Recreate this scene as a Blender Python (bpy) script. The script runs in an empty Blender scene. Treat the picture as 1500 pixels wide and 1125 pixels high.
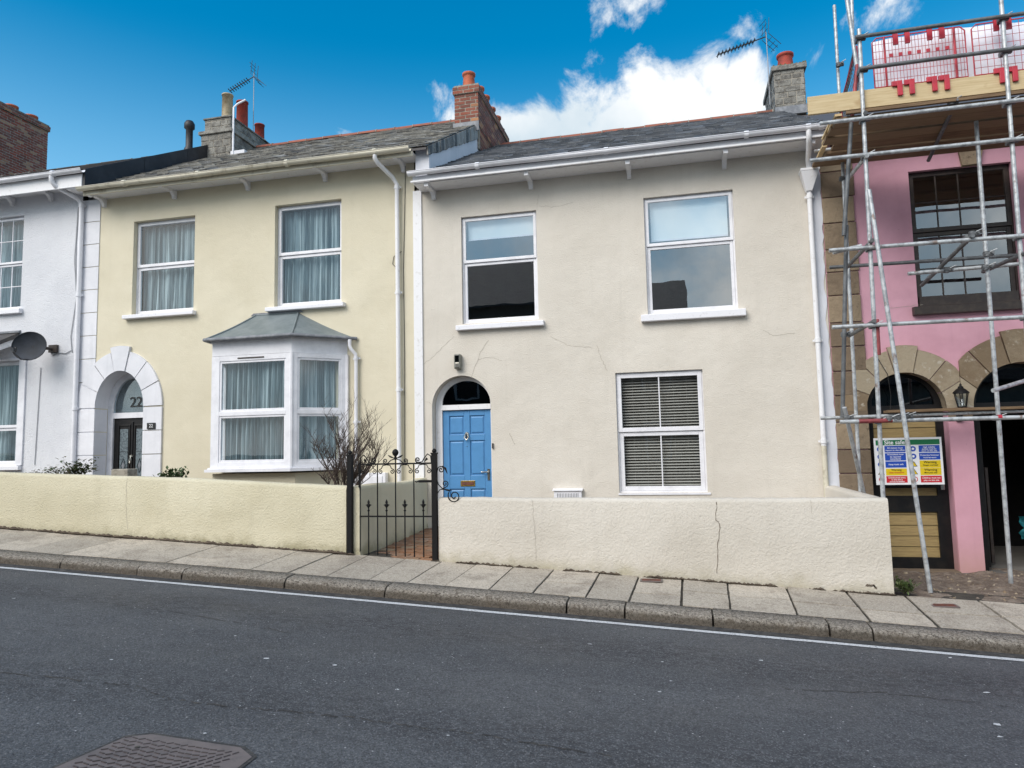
import bpy, math, random
from mathutils import Vector, Matrix, noise
from mathutils.geometry import tessellate_polygon
random.seed(7)
PI=math.pi; R=math.radians
sc=bpy.context.scene; COL=sc.collection

# ------------------------------------------------------------------ camera
F=1040.0
_v=(-240.0,-11312.5); _h0=-4450.0; _h1=-(F*F+_v[0]*_h0)/_v[1]
up=Vector((_v[0],-_v[1],-F)).normalized()
if up.y<0: up=-up
rt=-Vector((_h0,-_h1,-F)).normalized()
fw=up.cross(rt)
CAM=Vector((0,-10.8,1.6))
def ray(x,y):
    c=Vector((x-750,-(y-562.5),-F)); return Vector((rt.dot(c),fw.dot(c),up.dot(c)))
def at(x,y,Y):
    d=ray(x,y); return CAM+d*((Y-CAM.y)/d.y)
def xz(x,y,Y):
    p=at(x,y,Y); return p.x,p.z
cd=bpy.data.cameras.new("camera"); cam=bpy.data.objects.new("camera",cd); COL.objects.link(cam)
cam.matrix_world=Matrix(((rt.x,rt.y,rt.z,CAM.x),(fw.x,fw.y,fw.z,CAM.y),(up.x,up.y,up.z,CAM.z),(0,0,0,1)))
cd.sensor_width=36; cd.lens=F/1500*36; cd.clip_end=2000; cd.clip_start=.05
sc.camera=cam

# ------------------------------------------------------------------ materials
MT={}
def lin(c): return tuple(c[:3])+(1,)
class NT:
    def __init__(s,name):
        s.m=bpy.data.materials.new(name); s.m.use_nodes=True; s.t=s.m.node_tree; s.t.nodes.clear()
        s.out=s.t.nodes.new('ShaderNodeOutputMaterial'); s.b=s.t.nodes.new('ShaderNodeBsdfPrincipled'); s.t.links.new(s.b.outputs[0],s.out.inputs[0])
        s.geo=s.t.nodes.new('ShaderNodeNewGeometry'); MT[name]=s.m
    def n(s,k,**kw):
        o=s.t.nodes.new('ShaderNode'+k)
        for a,b in kw.items(): setattr(o,a,b)
        return o
    def l(s,a,b): s.t.links.new(a,b)
    def map(s,scale=(1,1,1),rot=(0,0,0)):
        m=s.n('Mapping'); m.inputs['Scale'].default_value=scale; m.inputs['Rotation'].default_value=rot; s.l(s.geo.outputs['Position'],m.inputs[0]); return m.outputs[0]
    def noise(s,scale,detail=4,rough=.55,vec=None,dist=0):
        o=s.n('TexNoise'); o.inputs['Scale'].default_value=scale; o.inputs['Detail'].default_value=detail; o.inputs['Roughness'].default_value=rough; o.inputs['Distortion'].default_value=dist
        s.l(vec if vec is not None else s.geo.outputs['Position'],o.inputs['Vector']); return o.outputs['Fac']
    def vor(s,scale,vec=None,out='Distance',feature='F1'):
        o=s.n('TexVoronoi'); o.feature=feature; o.inputs['Scale'].default_value=scale; s.l(vec if vec is not None else s.geo.outputs['Position'],o.inputs['Vector']); return o.outputs[out]
    def ramp(s,fac,a,b,ca=0.,cb=1.):
        o=s.n('MapRange'); o.interpolation_type='SMOOTHSTEP'; s.l(fac,o.inputs[0])
        o.inputs[1].default_value=a; o.inputs[2].default_value=b; o.inputs[3].default_value=ca; o.inputs[4].default_value=cb; return o.outputs[0]
    def mix(s,fac,a,b,mode='MIX'):
        o=s.n('Mix',data_type='RGBA',blend_type=mode)
        if isinstance(fac,(int,float)): o.inputs[0].default_value=fac
        else: s.l(fac,o.inputs[0])
        for i,v in ((6,a),(7,b)):
            if isinstance(v,tuple): o.inputs[i].default_value=lin(v)
            else: s.l(v,o.inputs[i])
        return o.outputs[2]
    def math(s,op,a,b=0.):
        o=s.n('Math',operation=op)
        for i,v in ((0,a),(1,b)):
            if isinstance(v,(int,float)): o.inputs[i].default_value=v
            else: s.l(v,o.inputs[i])
        return o.outputs[0]
    def rnd(s):
        o=s.n('Attribute'); o.attribute_name='rnd'; return o.outputs['Fac']
    def sep(s):
        o=s.n('SeparateXYZ'); s.l(s.geo.outputs['Position'],o.inputs[0]); return o.outputs
    def bump(s,h,strength=.3,dist=.01,prev=None):
        o=s.n('Bump'); o.inputs['Strength'].default_value=strength; o.inputs['Distance'].default_value=dist; s.l(h,o.inputs['Height'])
        if prev is not None: s.l(prev,o.inputs['Normal'])
        return o.outputs[0]
    def fin(s,col,rough=.6,nor=None,metal=0,spec=.5):
        if isinstance(col,tuple): s.b.inputs['Base Color'].default_value=lin(col)
        else: s.l(col,s.b.inputs['Base Color'])
        if isinstance(rough,(int,float)): s.b.inputs['Roughness'].default_value=rough
        else: s.l(rough,s.b.inputs['Roughness'])
        s.b.inputs['Metallic'].default_value=metal; s.b.inputs['Specular IOR Level'].default_value=spec
        if nor is not None: s.l(nor,s.b.inputs['Normal'])
        return s.m

def render_mat(name,c,dark,coarse=70,bstr=.5,bdist=.006,dirt=None,dz=(0,.5),slope=-.055,streak=.25):
    """painted roughcast / smooth masonry"""
    m=NT(name)
    n1=m.noise(1.3,5,.6); n2=m.noise(9,5,.6)
    col=m.mix(m.ramp(n1,.35,.72),c,dark)
    col=m.mix(m.math('MULTIPLY',m.ramp(n2,.5,.8),.35),col,dark)
    st=m.noise(1.0,5,.6,m.map((7,7,.45)))
    col=m.mix(m.math('MULTIPLY',m.ramp(st,.52,.8),streak),col,tuple(x*.62 for x in dark))
    if dirt:
        p=m.sep(); h=m.math('SUBTRACT',p[2],m.math('MULTIPLY',p[0],slope))   # height over the sloping pavement
        h=m.math('ADD',h,m.math('MULTIPLY',m.math('SUBTRACT',m.noise(3.2,6,.7),.5),.55))
        col=m.mix(m.ramp(h,dz[1],dz[0],0,.85),col,dirt)
    col=m.mix(m.ramp(m.noise(.45,3,.5),.35,.7,0,.55),col,tuple(x*.93 for x in dark))
    sp=m.ramp(m.noise(22,3,.7),.66,.75,0,.5)
    col=m.mix(sp,col,tuple(x*.7 for x in dark))
    b=m.bump(m.noise(coarse,3,.6),bstr,bdist); b=m.bump(m.noise(2.2,3),.35,.05,b)
    return m.fin(col,.85,b,spec=.25)
render_mat('render_cream',(.695,.65,.58),(.625,.58,.51),55,1.,.007,streak=.16)
render_mat('render_yellow',(.70,.645,.505),(.645,.59,.45),60,.8,.006,streak=.08)
render_mat('render_white',(.73,.74,.77),(.65,.66,.70),40,1.,.012,streak=.12)
render_mat('render_pink',(.74,.41,.50),(.62,.33,.40),110,.3,.004,dirt=(.42,.27,.17),dz=(-.1,.75),streak=.2)
render_mat('garden_cream',(.655,.61,.54),(.575,.53,.46),45,.9,.012,dirt=(.40,.36,.25),dz=(.02,.30),streak=.18)
render_mat('garden_yellow',(.665,.615,.465),(.57,.52,.375),42,1.,.014,dirt=(.24,.21,.11),dz=(.03,.28),streak=.2)
render_mat('white_masonry',(.78,.78,.82),(.66,.67,.71),60,.4,.004,streak=.3)
render_mat('patch_white',(.70,.72,.78),(.6,.62,.68),60,.4,.004,streak=.3)
render_mat('interior',(.20,.19,.17),(.14,.13,.12),30,.1,.002)

def simple(name,c,rough=.5,c2=None,scale=12,bs=None,bstr=.2,bdist=.003,metal=0,spec=.5,lo=.4,hi=.7,rnd=0):
    m=NT(name); col=c
    if c2: col=m.mix(m.ramp(m.noise(scale,5,.65),lo,hi),c,c2)
    if rnd: 
        v=m.math('MULTIPLY',m.rnd(),rnd); col=m.mix(v,col,tuple(x*.35 for x in (c2 or c)))
    return m.fin(col,rough,m.bump(m.noise(bs,3),bstr,bdist) if bs else None,metal,spec)
simple('white_pvc',(.80,.80,.84),.32,(.70,.70,.74),5)
simple('white_paint',(.78,.78,.80),.5,(.62,.61,.60),14,60,.2,.002,lo=.55,hi=.75)
simple('cream_gutter',(.62,.58,.47),.55,(.38,.34,.25),6,40,.2,.002,lo=.5,hi=.75)
simple('sill_white',(.78,.78,.82),.6,(.60,.60,.62),25,70,.4,.003,lo=.55,hi=.75)
simple('mastic',(.35,.33,.28),.8)
simple('black_iron',(.005,.005,.006),.6,(.010,.009,.009),60,90,.25,.001,spec=.25)
simple('black_plastic',(.015,.016,.02),.35)
simple('black_paint',(.008,.008,.009),.4,(.016,.014,.013),8,spec=.3)
simple('brown_black',(.035,.025,.022),.45,(.06,.045,.035),12)
simple('blue_door',(.085,.26,.52),.38,(.075,.235,.47),6,80,.1,.001)
simple('chrome',(.6,.58,.52),.25,metal=1)
simple('brass',(.55,.38,.10),.35,(.35,.22,.06),40,metal=1)
simple('lead',(.16,.17,.19),.6,(.28,.29,.31),9,30,.2,.003)
simple('lead_roof',(.13,.16,.17),.45,(.20,.23,.24),4,14,.4,.006,lo=.3,hi=.75)
simple('felt',(.018,.018,.022),.55,(.035,.035,.04),3,60,.3,.002)
simple('mortar',(.34,.31,.26),.9,(.18,.16,.13),14,50,.6,.006)
simple('lichen_stone',(.30,.29,.26),.9,(.12,.11,.10),7,30,1,.02,rnd=.4)
simple('terracotta',(.46,.115,.05),.75,(.28,.07,.035),8,50,.3,.003)
simple('terracotta_red',(.36,.05,.03),.75,(.22,.04,.03),8,50,.3,.003)
simple('buff_pot',(.48,.40,.27),.8,(.30,.23,.14),6,40,.4,.004)
simple('ridge_tile',(.33,.10,.06),.8,(.20,.10,.07),9,40,.4,.004,rnd=.4)
simple('timber_new',(.62,.46,.25),.7,(.50,.35,.18),3)
simple('bark',(.055,.036,.03),.85,(.10,.075,.06),30,120,.5,.002)
simple('leaf',(.055,.095,.03),.55,(.10,.14,.045),6,rnd=.5)
simple('leaf_dry',(.16,.14,.05),.6,(.10,.11,.04),6,rnd=.5)
simple('grass',(.07,.12,.03),.6,(.12,.14,.05),6,rnd=.4)
simple('soil',(.07,.05,.035),.95,(.13,.10,.07),8,40,1,.02)
simple('cable',(.03,.03,.03),.5)
simple('cable_grey',(.35,.36,.38),.5)
simple('dish',(.014,.019,.028),.75,(.03,.038,.055),5)
simple('orange_guard',(.50,.025,.045),.4,(.38,.02,.04),9)
simple('lamp_grey',(.20,.20,.17),.4)
simple('crack',(.40,.36,.30),.95); simple('crack_dark',(.16,.13,.10),.95)
m=NT('netting_curtain'); n_=m.noise(1.,4,.75,m.map((26,9,.35))); m.fin(m.mix(m.ramp(n_,.34,.64),(.44,.53,.55),(.07,.11,.125)),.9)  # vertical streaks: gather density, plus fold shade painted into the colour
simple('blind_slat',(.44,.44,.42),.6,(.4,.39,.37),3)
simple('leaded',(.16,.20,.22),.25,(.05,.06,.07),30); simple('cast_dark',(.075,.06,.058),.6); simple('fan_backing',(.085,.105,.115),.6); simple('roller',(.80,.84,.84),.8)
simple('teal',(.03,.26,.30),.4,(.01,.10,.13),14)
simple('sheet_white',(.84,.85,.92),.6,(.76,.77,.86),1.5,4,.4,.03)
simple('sign_white',(.80,.80,.82),.4); simple('sign_green',(.01,.16,.06),.4); simple('sign_blue',(.015,.07,.42),.4)
simple('sign_yellow',(.72,.52,.01),.4); simple('sign_red',(.55,.02,.03),.4); simple('sign_black',(.01,.01,.01),.4)
simple('ochre',(.30,.21,.085),.7,(.22,.15,.06),6,40,.2,.002)
simple('rust',(.16,.055,.035),.75,(.09,.04,.03),20,60,.5,.003)
simple('opp_wall',(.33,.31,.28),.9,(.26,.24,.22),2)
simple('opp_dark',(.035,.033,.03),.9,(.022,.02,.02),2)
m=NT('opp_slate'); tb=m.n('TexBrick'); tb.inputs['Scale'].default_value=1.; tb.inputs['Brick Width'].default_value=.3; tb.inputs['Row Height'].default_value=.11; tb.inputs['Mortar Size'].default_value=.012
mp_=m.n('Mapping'); mp_.inputs['Rotation'].default_value=(R(90),0,0); m.l(m.geo.outputs['Position'],mp_.inputs[0]); m.l(mp_.outputs[0],tb.inputs['Vector'])
tb.inputs['Color1'].default_value=lin((.05,.05,.055)); tb.inputs['Color2'].default_value=lin((.022,.022,.026)); tb.inputs['Mortar'].default_value=lin((.008,.008,.008)); m.fin(tb.outputs[0],.7,m.bump(m.noise(7,4),.6,.05))
def steel():
    m=NT('galvanised'); n=m.noise(14,5,.6); c=m.mix(m.ramp(n,.4,.65),(.52,.54,.55),(.30,.31,.32))
    c=m.mix(m.ramp(m.noise(5,5,.7),.60,.68,0,.8),c,(.20,.13,.10))
    m.fin(c,.42,m.bump(m.noise(40,3),.15,.002),.35)
    for nm,a in (('red_oxide',(.22,.045,.05)),('dark_steel',(.10,.105,.11))):
        m=NT(nm); m.fin(m.mix(m.ramp(m.noise(10,5,.6),.4,.7),a,tuple(x*1.7 for x in a)),.55,None,.2)
steel()
def glass(name,tint,ior):
    m=bpy.data.materials.new(name); m.use_nodes=True; t=m.node_tree; t.nodes.clear(); MT[name]=m
    o=t.nodes.new('ShaderNodeOutputMaterial'); mx=t.nodes.new('ShaderNodeMixShader'); tr=t.nodes.new('ShaderNodeBsdfTransparent'); gl=t.nodes.new('ShaderNodeBsdfGlossy'); fr=t.nodes.new('ShaderNodeMath')
    tr.inputs[0].default_value=lin(tint); gl.inputs['Roughness'].default_value=.0; gl.inputs[0].default_value=(.95,.98,1,1); fr.operation='MULTIPLY_ADD'; fr.inputs[1].default_value=1-ior; fr.inputs[2].default_value=ior
    g=t.nodes.new('ShaderNodeNewGeometry'); n=t.nodes.new('ShaderNodeTexNoise'); n.inputs['Scale'].default_value=1.6; b=t.nodes.new('ShaderNodeBump'); b.inputs['Strength'].default_value=.12; b.inputs['Distance'].default_value=.012
    t.links.new(g.outputs['Position'],n.inputs['Vector']); t.links.new(n.outputs['Fac'],b.inputs['Height']); t.links.new(b.outputs[0],gl.inputs['Normal'])
    dp=t.nodes.new('ShaderNodeVectorMath'); dp.operation='DOT_PRODUCT'; t.links.new(g.outputs['Incoming'],dp.inputs[0]); t.links.new(g.outputs['Normal'],dp.inputs[1])
    ab=t.nodes.new('ShaderNodeMath'); ab.operation='ABSOLUTE'; t.links.new(dp.outputs['Value'],ab.inputs[0])
    su=t.nodes.new('ShaderNodeMath'); su.operation='SUBTRACT'; su.inputs[0].default_value=1; su.use_clamp=True; t.links.new(ab.outputs[0],su.inputs[1])
    pw=t.nodes.new('ShaderNodeMath'); pw.operation='POWER'; pw.inputs[1].default_value=5; t.links.new(su.outputs[0],pw.inputs[0]); t.links.new(pw.outputs[0],fr.inputs[0])
    for a,c,d in ((fr.outputs[0],mx.inputs[0],0),(tr.outputs[0],mx.inputs[1],0),(gl.outputs[0],mx.inputs[2],0),(mx.outputs[0],o.inputs[0],0)): t.links.new(a,c)
glass('glass',(.93,.98,1.),.09); glass('glass_clear',(.86,.92,.95),.26); glass('glass_blind',(.97,.98,.97),.05); glass('glass_dark',(.25,.27,.28),.06)

def slate(name,a,b,moss,ma=.25):
    m=NT(name); r=m.rnd(); c=m.mix(r,a,b)
    n=m.noise(5,6,.7); c=m.mix(m.math('MULTIPLY',m.ramp(n,.5,.7),ma),c,moss)
    c=m.mix(m.ramp(m.noise(38,4,.7),.60,.70,0,ma*1.3),c,tuple(min(1,x*1.5) for x in moss))
    m.fin(c,.6,m.bump(m.noise(30,5,.7),.6,.004),spec=.4)
slate('slate_old',(.065,.062,.06),(.30,.29,.265),(.42,.40,.35),.9)
slate('slate_cream',(.07,.078,.09),(.19,.20,.22),(.30,.30,.29),.5)
slate('slate_dark',(.05,.048,.05),(.10,.09,.09),(.15,.12,.08),.3)
slate('slate_hung',(.03,.027,.024),(.36,.33,.29),(.50,.47,.42),.6)
def brick(name,a,b,c2,w):
    m=NT(name); r=m.rnd(); c=m.mix(m.ramp(r,0,.8),a,b); c=m.mix(m.ramp(r,.75,.95),c,c2)
    c=m.mix(m.ramp(m.noise(4,6,.7),.5,.7,0,w),c,(.33,.30,.26))
    m.fin(c,.9,m.bump(m.noise(60,4),.7,.004))
brick('brick_red',(.30,.075,.045),(.17,.055,.04),(.40,.22,.13),.35)
brick('brick_old',(.26,.08,.05),(.15,.06,.045),(.42,.20,.10),.15)
brick('brick_path',(.33,.17,.09),(.22,.12,.07),(.32,.24,.16),.5)
def stone(name,a,b,dk,bs=25,bd=.012):
    m=NT(name); r=m.rnd(); c=m.mix(m.ramp(m.math('ADD',m.math('MULTIPLY',r,.5),m.math('MULTIPLY',m.noise(5,6,.7),.7)),.35,.8),a,b)
    c=m.mix(m.ramp(m.noise(11,5,.75),.56,.72,0,.8),c,dk)
    m.fin(c,.9,m.bump(m.noise(bs,5,.7),.8,bd))
stone('granite_quoin',(.30,.23,.155),(.17,.125,.085),(.085,.06,.04),16,.02)
stone('granite_arch',(.38,.315,.225),(.22,.16,.10),(.55,.50,.42),16,.02)
def paving():
    m=NT('paving'); r=m.rnd(); c=m.mix(r,(.52,.455,.37),(.37,.325,.265))
    c=m.mix(m.ramp(m.noise(2.2,6,.8),.46,.66,0,.75),c,(.23,.19,.15)); c=m.mix(m.ramp(m.noise(11,5,.8),.54,.68,0,.45),c,(.20,.17,.14))
    g=m.noise(48,5,.95); c=m.mix(m.ramp(g,.51,.60,0,.75),c,(.13,.115,.10)); c=m.mix(m.ramp(g,.46,.36,0,.6),c,(.66,.62,.56))
    m.fin(c,.8,m.bump(m.noise(90,4,.7),.6,.004))
    m=NT('kerb_granite'); r=m.rnd(); p=m.sep()
    c=m.mix(r,(.40,.35,.29),(.33,.29,.24))
    g=m.noise(40,5,.95); c=m.mix(m.ramp(g,.50,.57,0,.95),c,(.055,.043,.032)); c=m.mix(m.ramp(g,.46,.38,0,.6),c,(.66,.60,.52))
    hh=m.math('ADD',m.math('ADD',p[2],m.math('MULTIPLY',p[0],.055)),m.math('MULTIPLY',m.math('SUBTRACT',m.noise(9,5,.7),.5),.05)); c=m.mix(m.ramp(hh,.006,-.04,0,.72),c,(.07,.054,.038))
    c=m.mix(m.ramp(m.noise(5,5,.7),.5,.75,0,.5),c,(.17,.13,.09))
    m.fin(c,.85,m.bump(m.noise(34,5,.85),1,.03))
    m=NT('joint'); m.fin(m.mix(m.ramp(m.noise(9,4),.4,.65),(.03,.026,.02),(.06,.052,.04)),.95,m.bump(m.noise(60,3),1,.01))
    # asphalt
    m=NT('asphalt'); v=m.map((1,2.6,1),(0,0,R(-4)))
    base=m.mix(m.ramp(m.noise(.55,5,.6,v),.35,.68),(.085,.088,.094),(.110,.113,.119))
    base=m.mix(m.ramp(m.noise(2.6,6,.8,v),.50,.68,0,.6),base,(.058,.058,.062))
    # worn bands where the wheels run and a scuffed patch by the manhole
    p_=m.sep(); yy_=m.math('ADD',p_[1],m.math('MULTIPLY',m.math('SUBTRACT',m.noise(.8,3),.5),.9))
    for yc,wd,am in ((-4.8,.55,1.),(-6.75,.55,.8)):
        bd=m.math('ABSOLUTE',m.math('SUBTRACT',yy_,yc)); base=m.mix(m.math('MULTIPLY',m.ramp(bd,wd,.05,0,am),m.ramp(m.noise(9,6,.8,v),.42,.60)),base,(.048,.047,.05))
    def stones(sc_,lo,hi):
        vv=m.n('TexVoronoi'); vv.inputs['Scale'].default_value=sc_; m.l(m.geo.outputs['Position'],vv.inputs['Vector']); q=m.n('SeparateColor'); m.l(vv.outputs['Color'],q.inputs[0]); return vv,q
    v1,q1=stones(125,0,1); v2,q2=stones(52,0,1)
    base=m.mix(m.ramp(q1.outputs[0],.55,.95,0,.65),base,(.028,.028,.031)); base=m.mix(m.ramp(q1.outputs[1],.72,1.,0,.7),base,(.21,.21,.215))
    base=m.mix(m.ramp(q2.outputs[1],.75,.95,0,.45),base,(.045,.045,.048))
    chip=m.math('MULTIPLY',m.math('GREATER_THAN',q2.outputs[0],.992),m.math('LESS_THAN',v2.outputs['Distance'],.3))
    base=m.mix(m.math('MULTIPLY',chip,.85),base,(.5,.5,.5))
    h=m.math('ADD',m.math('MULTIPLY',q1.outputs[0],-.7),m.noise(45,3,.7))
    b=m.bump(h,1.,.012); m.fin(base,m.ramp(m.noise(1.2,4),.3,.7,.6,.85),b,spec=.35)
    m=NT('road_line'); a=m.ramp(m.noise(55,4,.8),.50,.66); m.fin(m.mix(a,(.58,.59,.60),(.16,.16,.17)),.7,m.bump(m.noise(110,3),.6,.004))
    m=NT('gutter_dirt'); m.fin(m.mix(m.ramp(m.noise(12,5,.75),.4,.68),(.035,.034,.034),(.10,.09,.08)),.9,m.bump(m.noise(90,4),1,.01))
    m=NT('cast_iron'); m.fin(m.mix(m.ramp(m.noise(7,5,.7),.4,.7),(.19,.155,.145),(.13,.11,.105)),.55,m.bump(m.noise(70,3),.4,.003),.2)
    m=NT('bare_dirt'); c=m.mix(m.ramp(m.noise(6,6,.8),.4,.65),(.17,.125,.095),(.34,.275,.22)); c=m.mix(m.ramp(m.noise(30,4,.8),.58,.7,0,.7),c,(.42,.37,.32)); m.fin(c,.95,m.bump(m.noise(22,6,.8),1,.05))
    m=NT('scaffold_board'); v=m.map((1.2,14,14)); n=m.noise(3,6,.65,v); c=m.mix(m.ramp(n,.35,.7),(.20,.125,.065),(.11,.065,.035)); c=m.mix(m.math('MULTIPLY',m.rnd(),.5),c,(.27,.19,.11)); m.fin(c,.8,m.bump(n,.4,.004))
    m=NT('timber_toe'); v=m.map((1.0,16,16)); n=m.noise(3,6,.65,v); c=m.mix(m.ramp(n,.3,.75),(.60,.48,.29),(.46,.34,.18)); c=m.mix(m.ramp(m.noise(2.2,3),.62,.7,0,.6),c,(.33,.19,.08)); m.fin(c,.75,m.bump(n,.3,.003))
    m=NT('ochre_board'); v=m.map((1.5,16,16)); n=m.noise(3,6,.65,v); m.fin(m.mix(m.ramp(n,.3,.75),(.33,.24,.10),(.23,.16,.07)),.75)
paving()

# ------------------------------------------------------------------ mesh builder
WL={}      # world location of every object built
class M:
    def __init__(s): s.v=[]; s.f=[]; s.mi=[]; s.r=[]; s.sm=[]; s.mats=[]; s.cur=0
    def m(s,name):
        if name not in s.mats: s.mats.append(name)
        s.cur=s.mats.index(name); return s
    def add(s,vs,fs,smooth=False,r=None):
        o=len(s.v); s.v+= [tuple(p) for p in vs]
        if r is None: r=random.random()
        for f in fs: s.f.append([o+i for i in f]); s.mi.append(s.cur); s.r.append(r); s.sm.append(smooth)
        return s
    def box(s,x0,x1,y0,y1,z0,z1,r=None):
        vs=[(x,y,z) for x in (x0,x1) for y in (y0,y1) for z in (z0,z1)]
        return s.add(vs,[(0,1,3,2),(4,6,7,5),(0,4,5,1),(2,3,7,6),(0,2,6,4),(1,5,7,3)],r=r)
    def hexa(s,b,t,r=None):   # 4 bottom + 4 top points
        return s.add(list(b)+list(t),[(3,2,1,0),(4,5,6,7),(0,1,5,4),(1,2,6,5),(2,3,7,6),(3,0,4,7)],r=r)
    def quad(s,*p,r=None): return s.add(p,[tuple(range(len(p)))],r=r)
    def tube(s,pts,rad,n=8,cap=True,smooth=True):
        pts=[Vector(p) for p in pts]; k=len(pts); rr=rad if isinstance(rad,(list,tuple)) else [rad]*k
        vs=[]; prev=None
        for i,p in enumerate(pts):
            d=(pts[min(i+1,k-1)]-pts[max(i-1,0)])
            if d.length<1e-9: d=Vector((0,0,1))
            d.normalize()
            if prev is None: a=d.orthogonal().normalized()
            else:
                a=prev-d*prev.dot(d)
                if a.length<1e-6: a=d.orthogonal()
                a.normalize()
            prev=a; b=d.cross(a)
            for j in range(n):
                t=2*PI*j/n; vs.append(p+(a*math.cos(t)+b*math.sin(t))*rr[i])
        fs=[(i*n+j,i*n+(j+1)%n,(i+1)*n+(j+1)%n,(i+1)*n+j) for i in range(k-1) for j in range(n)]
        r=random.random(); s.add(vs,fs,smooth,r)
        if cap: s.add(vs[:n],[tuple(range(n-1,-1,-1))],r=r); s.add(vs[-n:],[tuple(range(n))],r=r)
        return s
    def lathe(s,c,prof,n=16,axis='z'):   # prof [(r,h)]
        vs=[]
        for r_,h in prof:
            for j in range(n):
                t=2*PI*j/n; x,y=r_*math.cos(t),r_*math.sin(t)
                vs.append((c[0]+x,c[1]+y,c[2]+h) if axis=='z' else (c[0]+x,c[1]+h,c[2]+y))
        k=len(prof); fs=[(i*n+j,i*n+(j+1)%n,(i+1)*n+(j+1)%n,(i+1)*n+j) for i in range(k-1) for j in range(n)]
        r=random.random(); s.add(vs,fs,True,r); s.add(vs[:n],[tuple(range(n-1,-1,-1))],r=r); s.add(vs[-n:],[tuple(range(n))],r=r); return s
    def prism_y(s,poly,y0,y1,r=None):    # poly [(x,z)] ccw seen from -Y
        n=len(poly); a=[(x,y0,z) for x,z in poly]; b=[(x,y1,z) for x,z in poly]
        tri=tessellate_polygon([[Vector((x,z,0)) for x,z in poly]])
        if r is None: r=random.random()
        s.add(a+b,[tuple(t) for t in tri]+[tuple(n+i for i in reversed(t)) for t in tri]+[(i,(i+1)%n,n+(i+1)%n,n+i) for i in range(n)],r=r); return s
    def prism_x(s,poly,x0,x1,r=None):    # poly [(y,z)]
        n=len(poly); a=[(x0,y,z) for y,z in poly]; b=[(x1,y,z) for y,z in poly]
        tri=tessellate_polygon([[Vector((y,z,0)) for y,z in poly]])
        if r is None: r=random.random()
        s.add(a+b,[tuple(t) for t in tri]+[tuple(n+i for i in reversed(t)) for t in tri]+[(i,(i+1)%n,n+(i+1)%n,n+i) for i in range(n)],r=r); return s
    def wall(s,outline,holes,y=0.,depth=.12,reveal=None):
        loops=[[Vector((x,z,0)) for x,z in outline]]+[[Vector((x,z,0)) for x,z in h] for h in holes]
        tri=tessellate_polygon(loops); flat=[(p.x,y,p.y) for l in loops for p in l]
        fs=[]
        for t in tri:
            a,b,c=[Vector(flat[i]) for i in t]
            if (b-a).cross(c-a).y>0: t=(t[0],t[2],t[1])
            fs.append(tuple(t))
        s.add(flat,fs,r=.5)
        for k,h in enumerate(holes):
            d=depth[k] if isinstance(depth,(list,tuple)) else depth
            n=len(h); s.add([(x,y,z) for x,z in h]+[(x,y+d,z) for x,z in h],[(i,(i+1)%n,n+(i+1)%n,n+i) for i in range(n)],r=.5)
        return s
    def build(s,name,parent=None,label=None,cat=None,group=None,kind=None,bevel=0,loc=None,seg=2):
        if not s.v: return None
        xs=[p[0] for p in s.v]; ys=[p[1] for p in s.v]; zs=[p[2] for p in s.v]
        o=Vector(loc) if loc else Vector(((min(xs)+max(xs))/2,(min(ys)+max(ys))/2,min(zs)))
        me=bpy.data.meshes.new(name); me.from_pydata([(p[0]-o.x,p[1]-o.y,p[2]-o.z) for p in s.v],[],s.f)
        for n in s.mats: me.materials.append(MT[n])
        me.polygons.foreach_set('material_index',s.mi); me.polygons.foreach_set('use_smooth',s.sm)
        at_=me.attributes.new('rnd','FLOAT','FACE'); at_.data.foreach_set('value',s.r)
        me.update(); ob=bpy.data.objects.new(name,me); COL.objects.link(ob)
        if parent is not None: ob.parent=parent; ob.location=o-WL[parent.name]
        else: ob.location=o
        WL[ob.name]=o
        if bevel:
            b=ob.modifiers.new('bevel','BEVEL'); b.width=bevel; b.segments=seg; b.limit_method='ANGLE'; b.angle_limit=R(40)
        tag(ob,label,cat,group,kind); return ob
def tag(o,label=None,cat=None,group=None,kind=None):
    for k,v in (('label',label),('category',cat),('group',group),('kind',kind)):
        if v: o[k]=v
def thing(name,loc,label,cat,group=None):
    o=bpy.data.objects.new(name,None); COL.objects.link(o); o.location=loc; WL[o.name]=Vector(loc); tag(o,label,cat,group); o.empty_display_size=.2; return o
def arch(x0,x1,z0,zs,n=20,rz=None):
    """opening outline with semicircular head"""
    c=(x0+x1)/2; r=(x1-x0)/2; rz=rz or r
    return [(x0,z0),(x1,z0)]+[(c+r*math.cos(t),zs+rz*math.sin(t)) for t in [PI*i/n for i in range(n+1)]]
def rect(x0,x1,z0,z1): return [(x0,z0),(x1,z0),(x1,z1),(x0,z1)]
def crack(mb,pts,y,w=.006,mat='crack'):
    """thin irregular crack following px points on the plane y"""
    P=[]; 
    for (a,b) in zip(pts[:-1],pts[1:]):
        for k in range(6):
            t=k/6; P.append((a[0]+(b[0]-a[0])*t+random.uniform(-1,1),a[1]+(b[1]-a[1])*t+random.uniform(-1,1)))
    P.append(pts[-1]); Q=[at(x,y_,y) for x,y_ in P]; mb.m(mat)
    for i in range(len(Q)-1):
        a,b=Q[i],Q[i+1]; d=(b-a).normalized(); n=Vector((-d.z,0,d.x)); w0=w*random.uniform(.4,1)*.5; w1=w*random.uniform(.4,1)*.5
        mb.quad(a-n*w0,b-n*w1,b+n*w1,a+n*w0)

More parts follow.
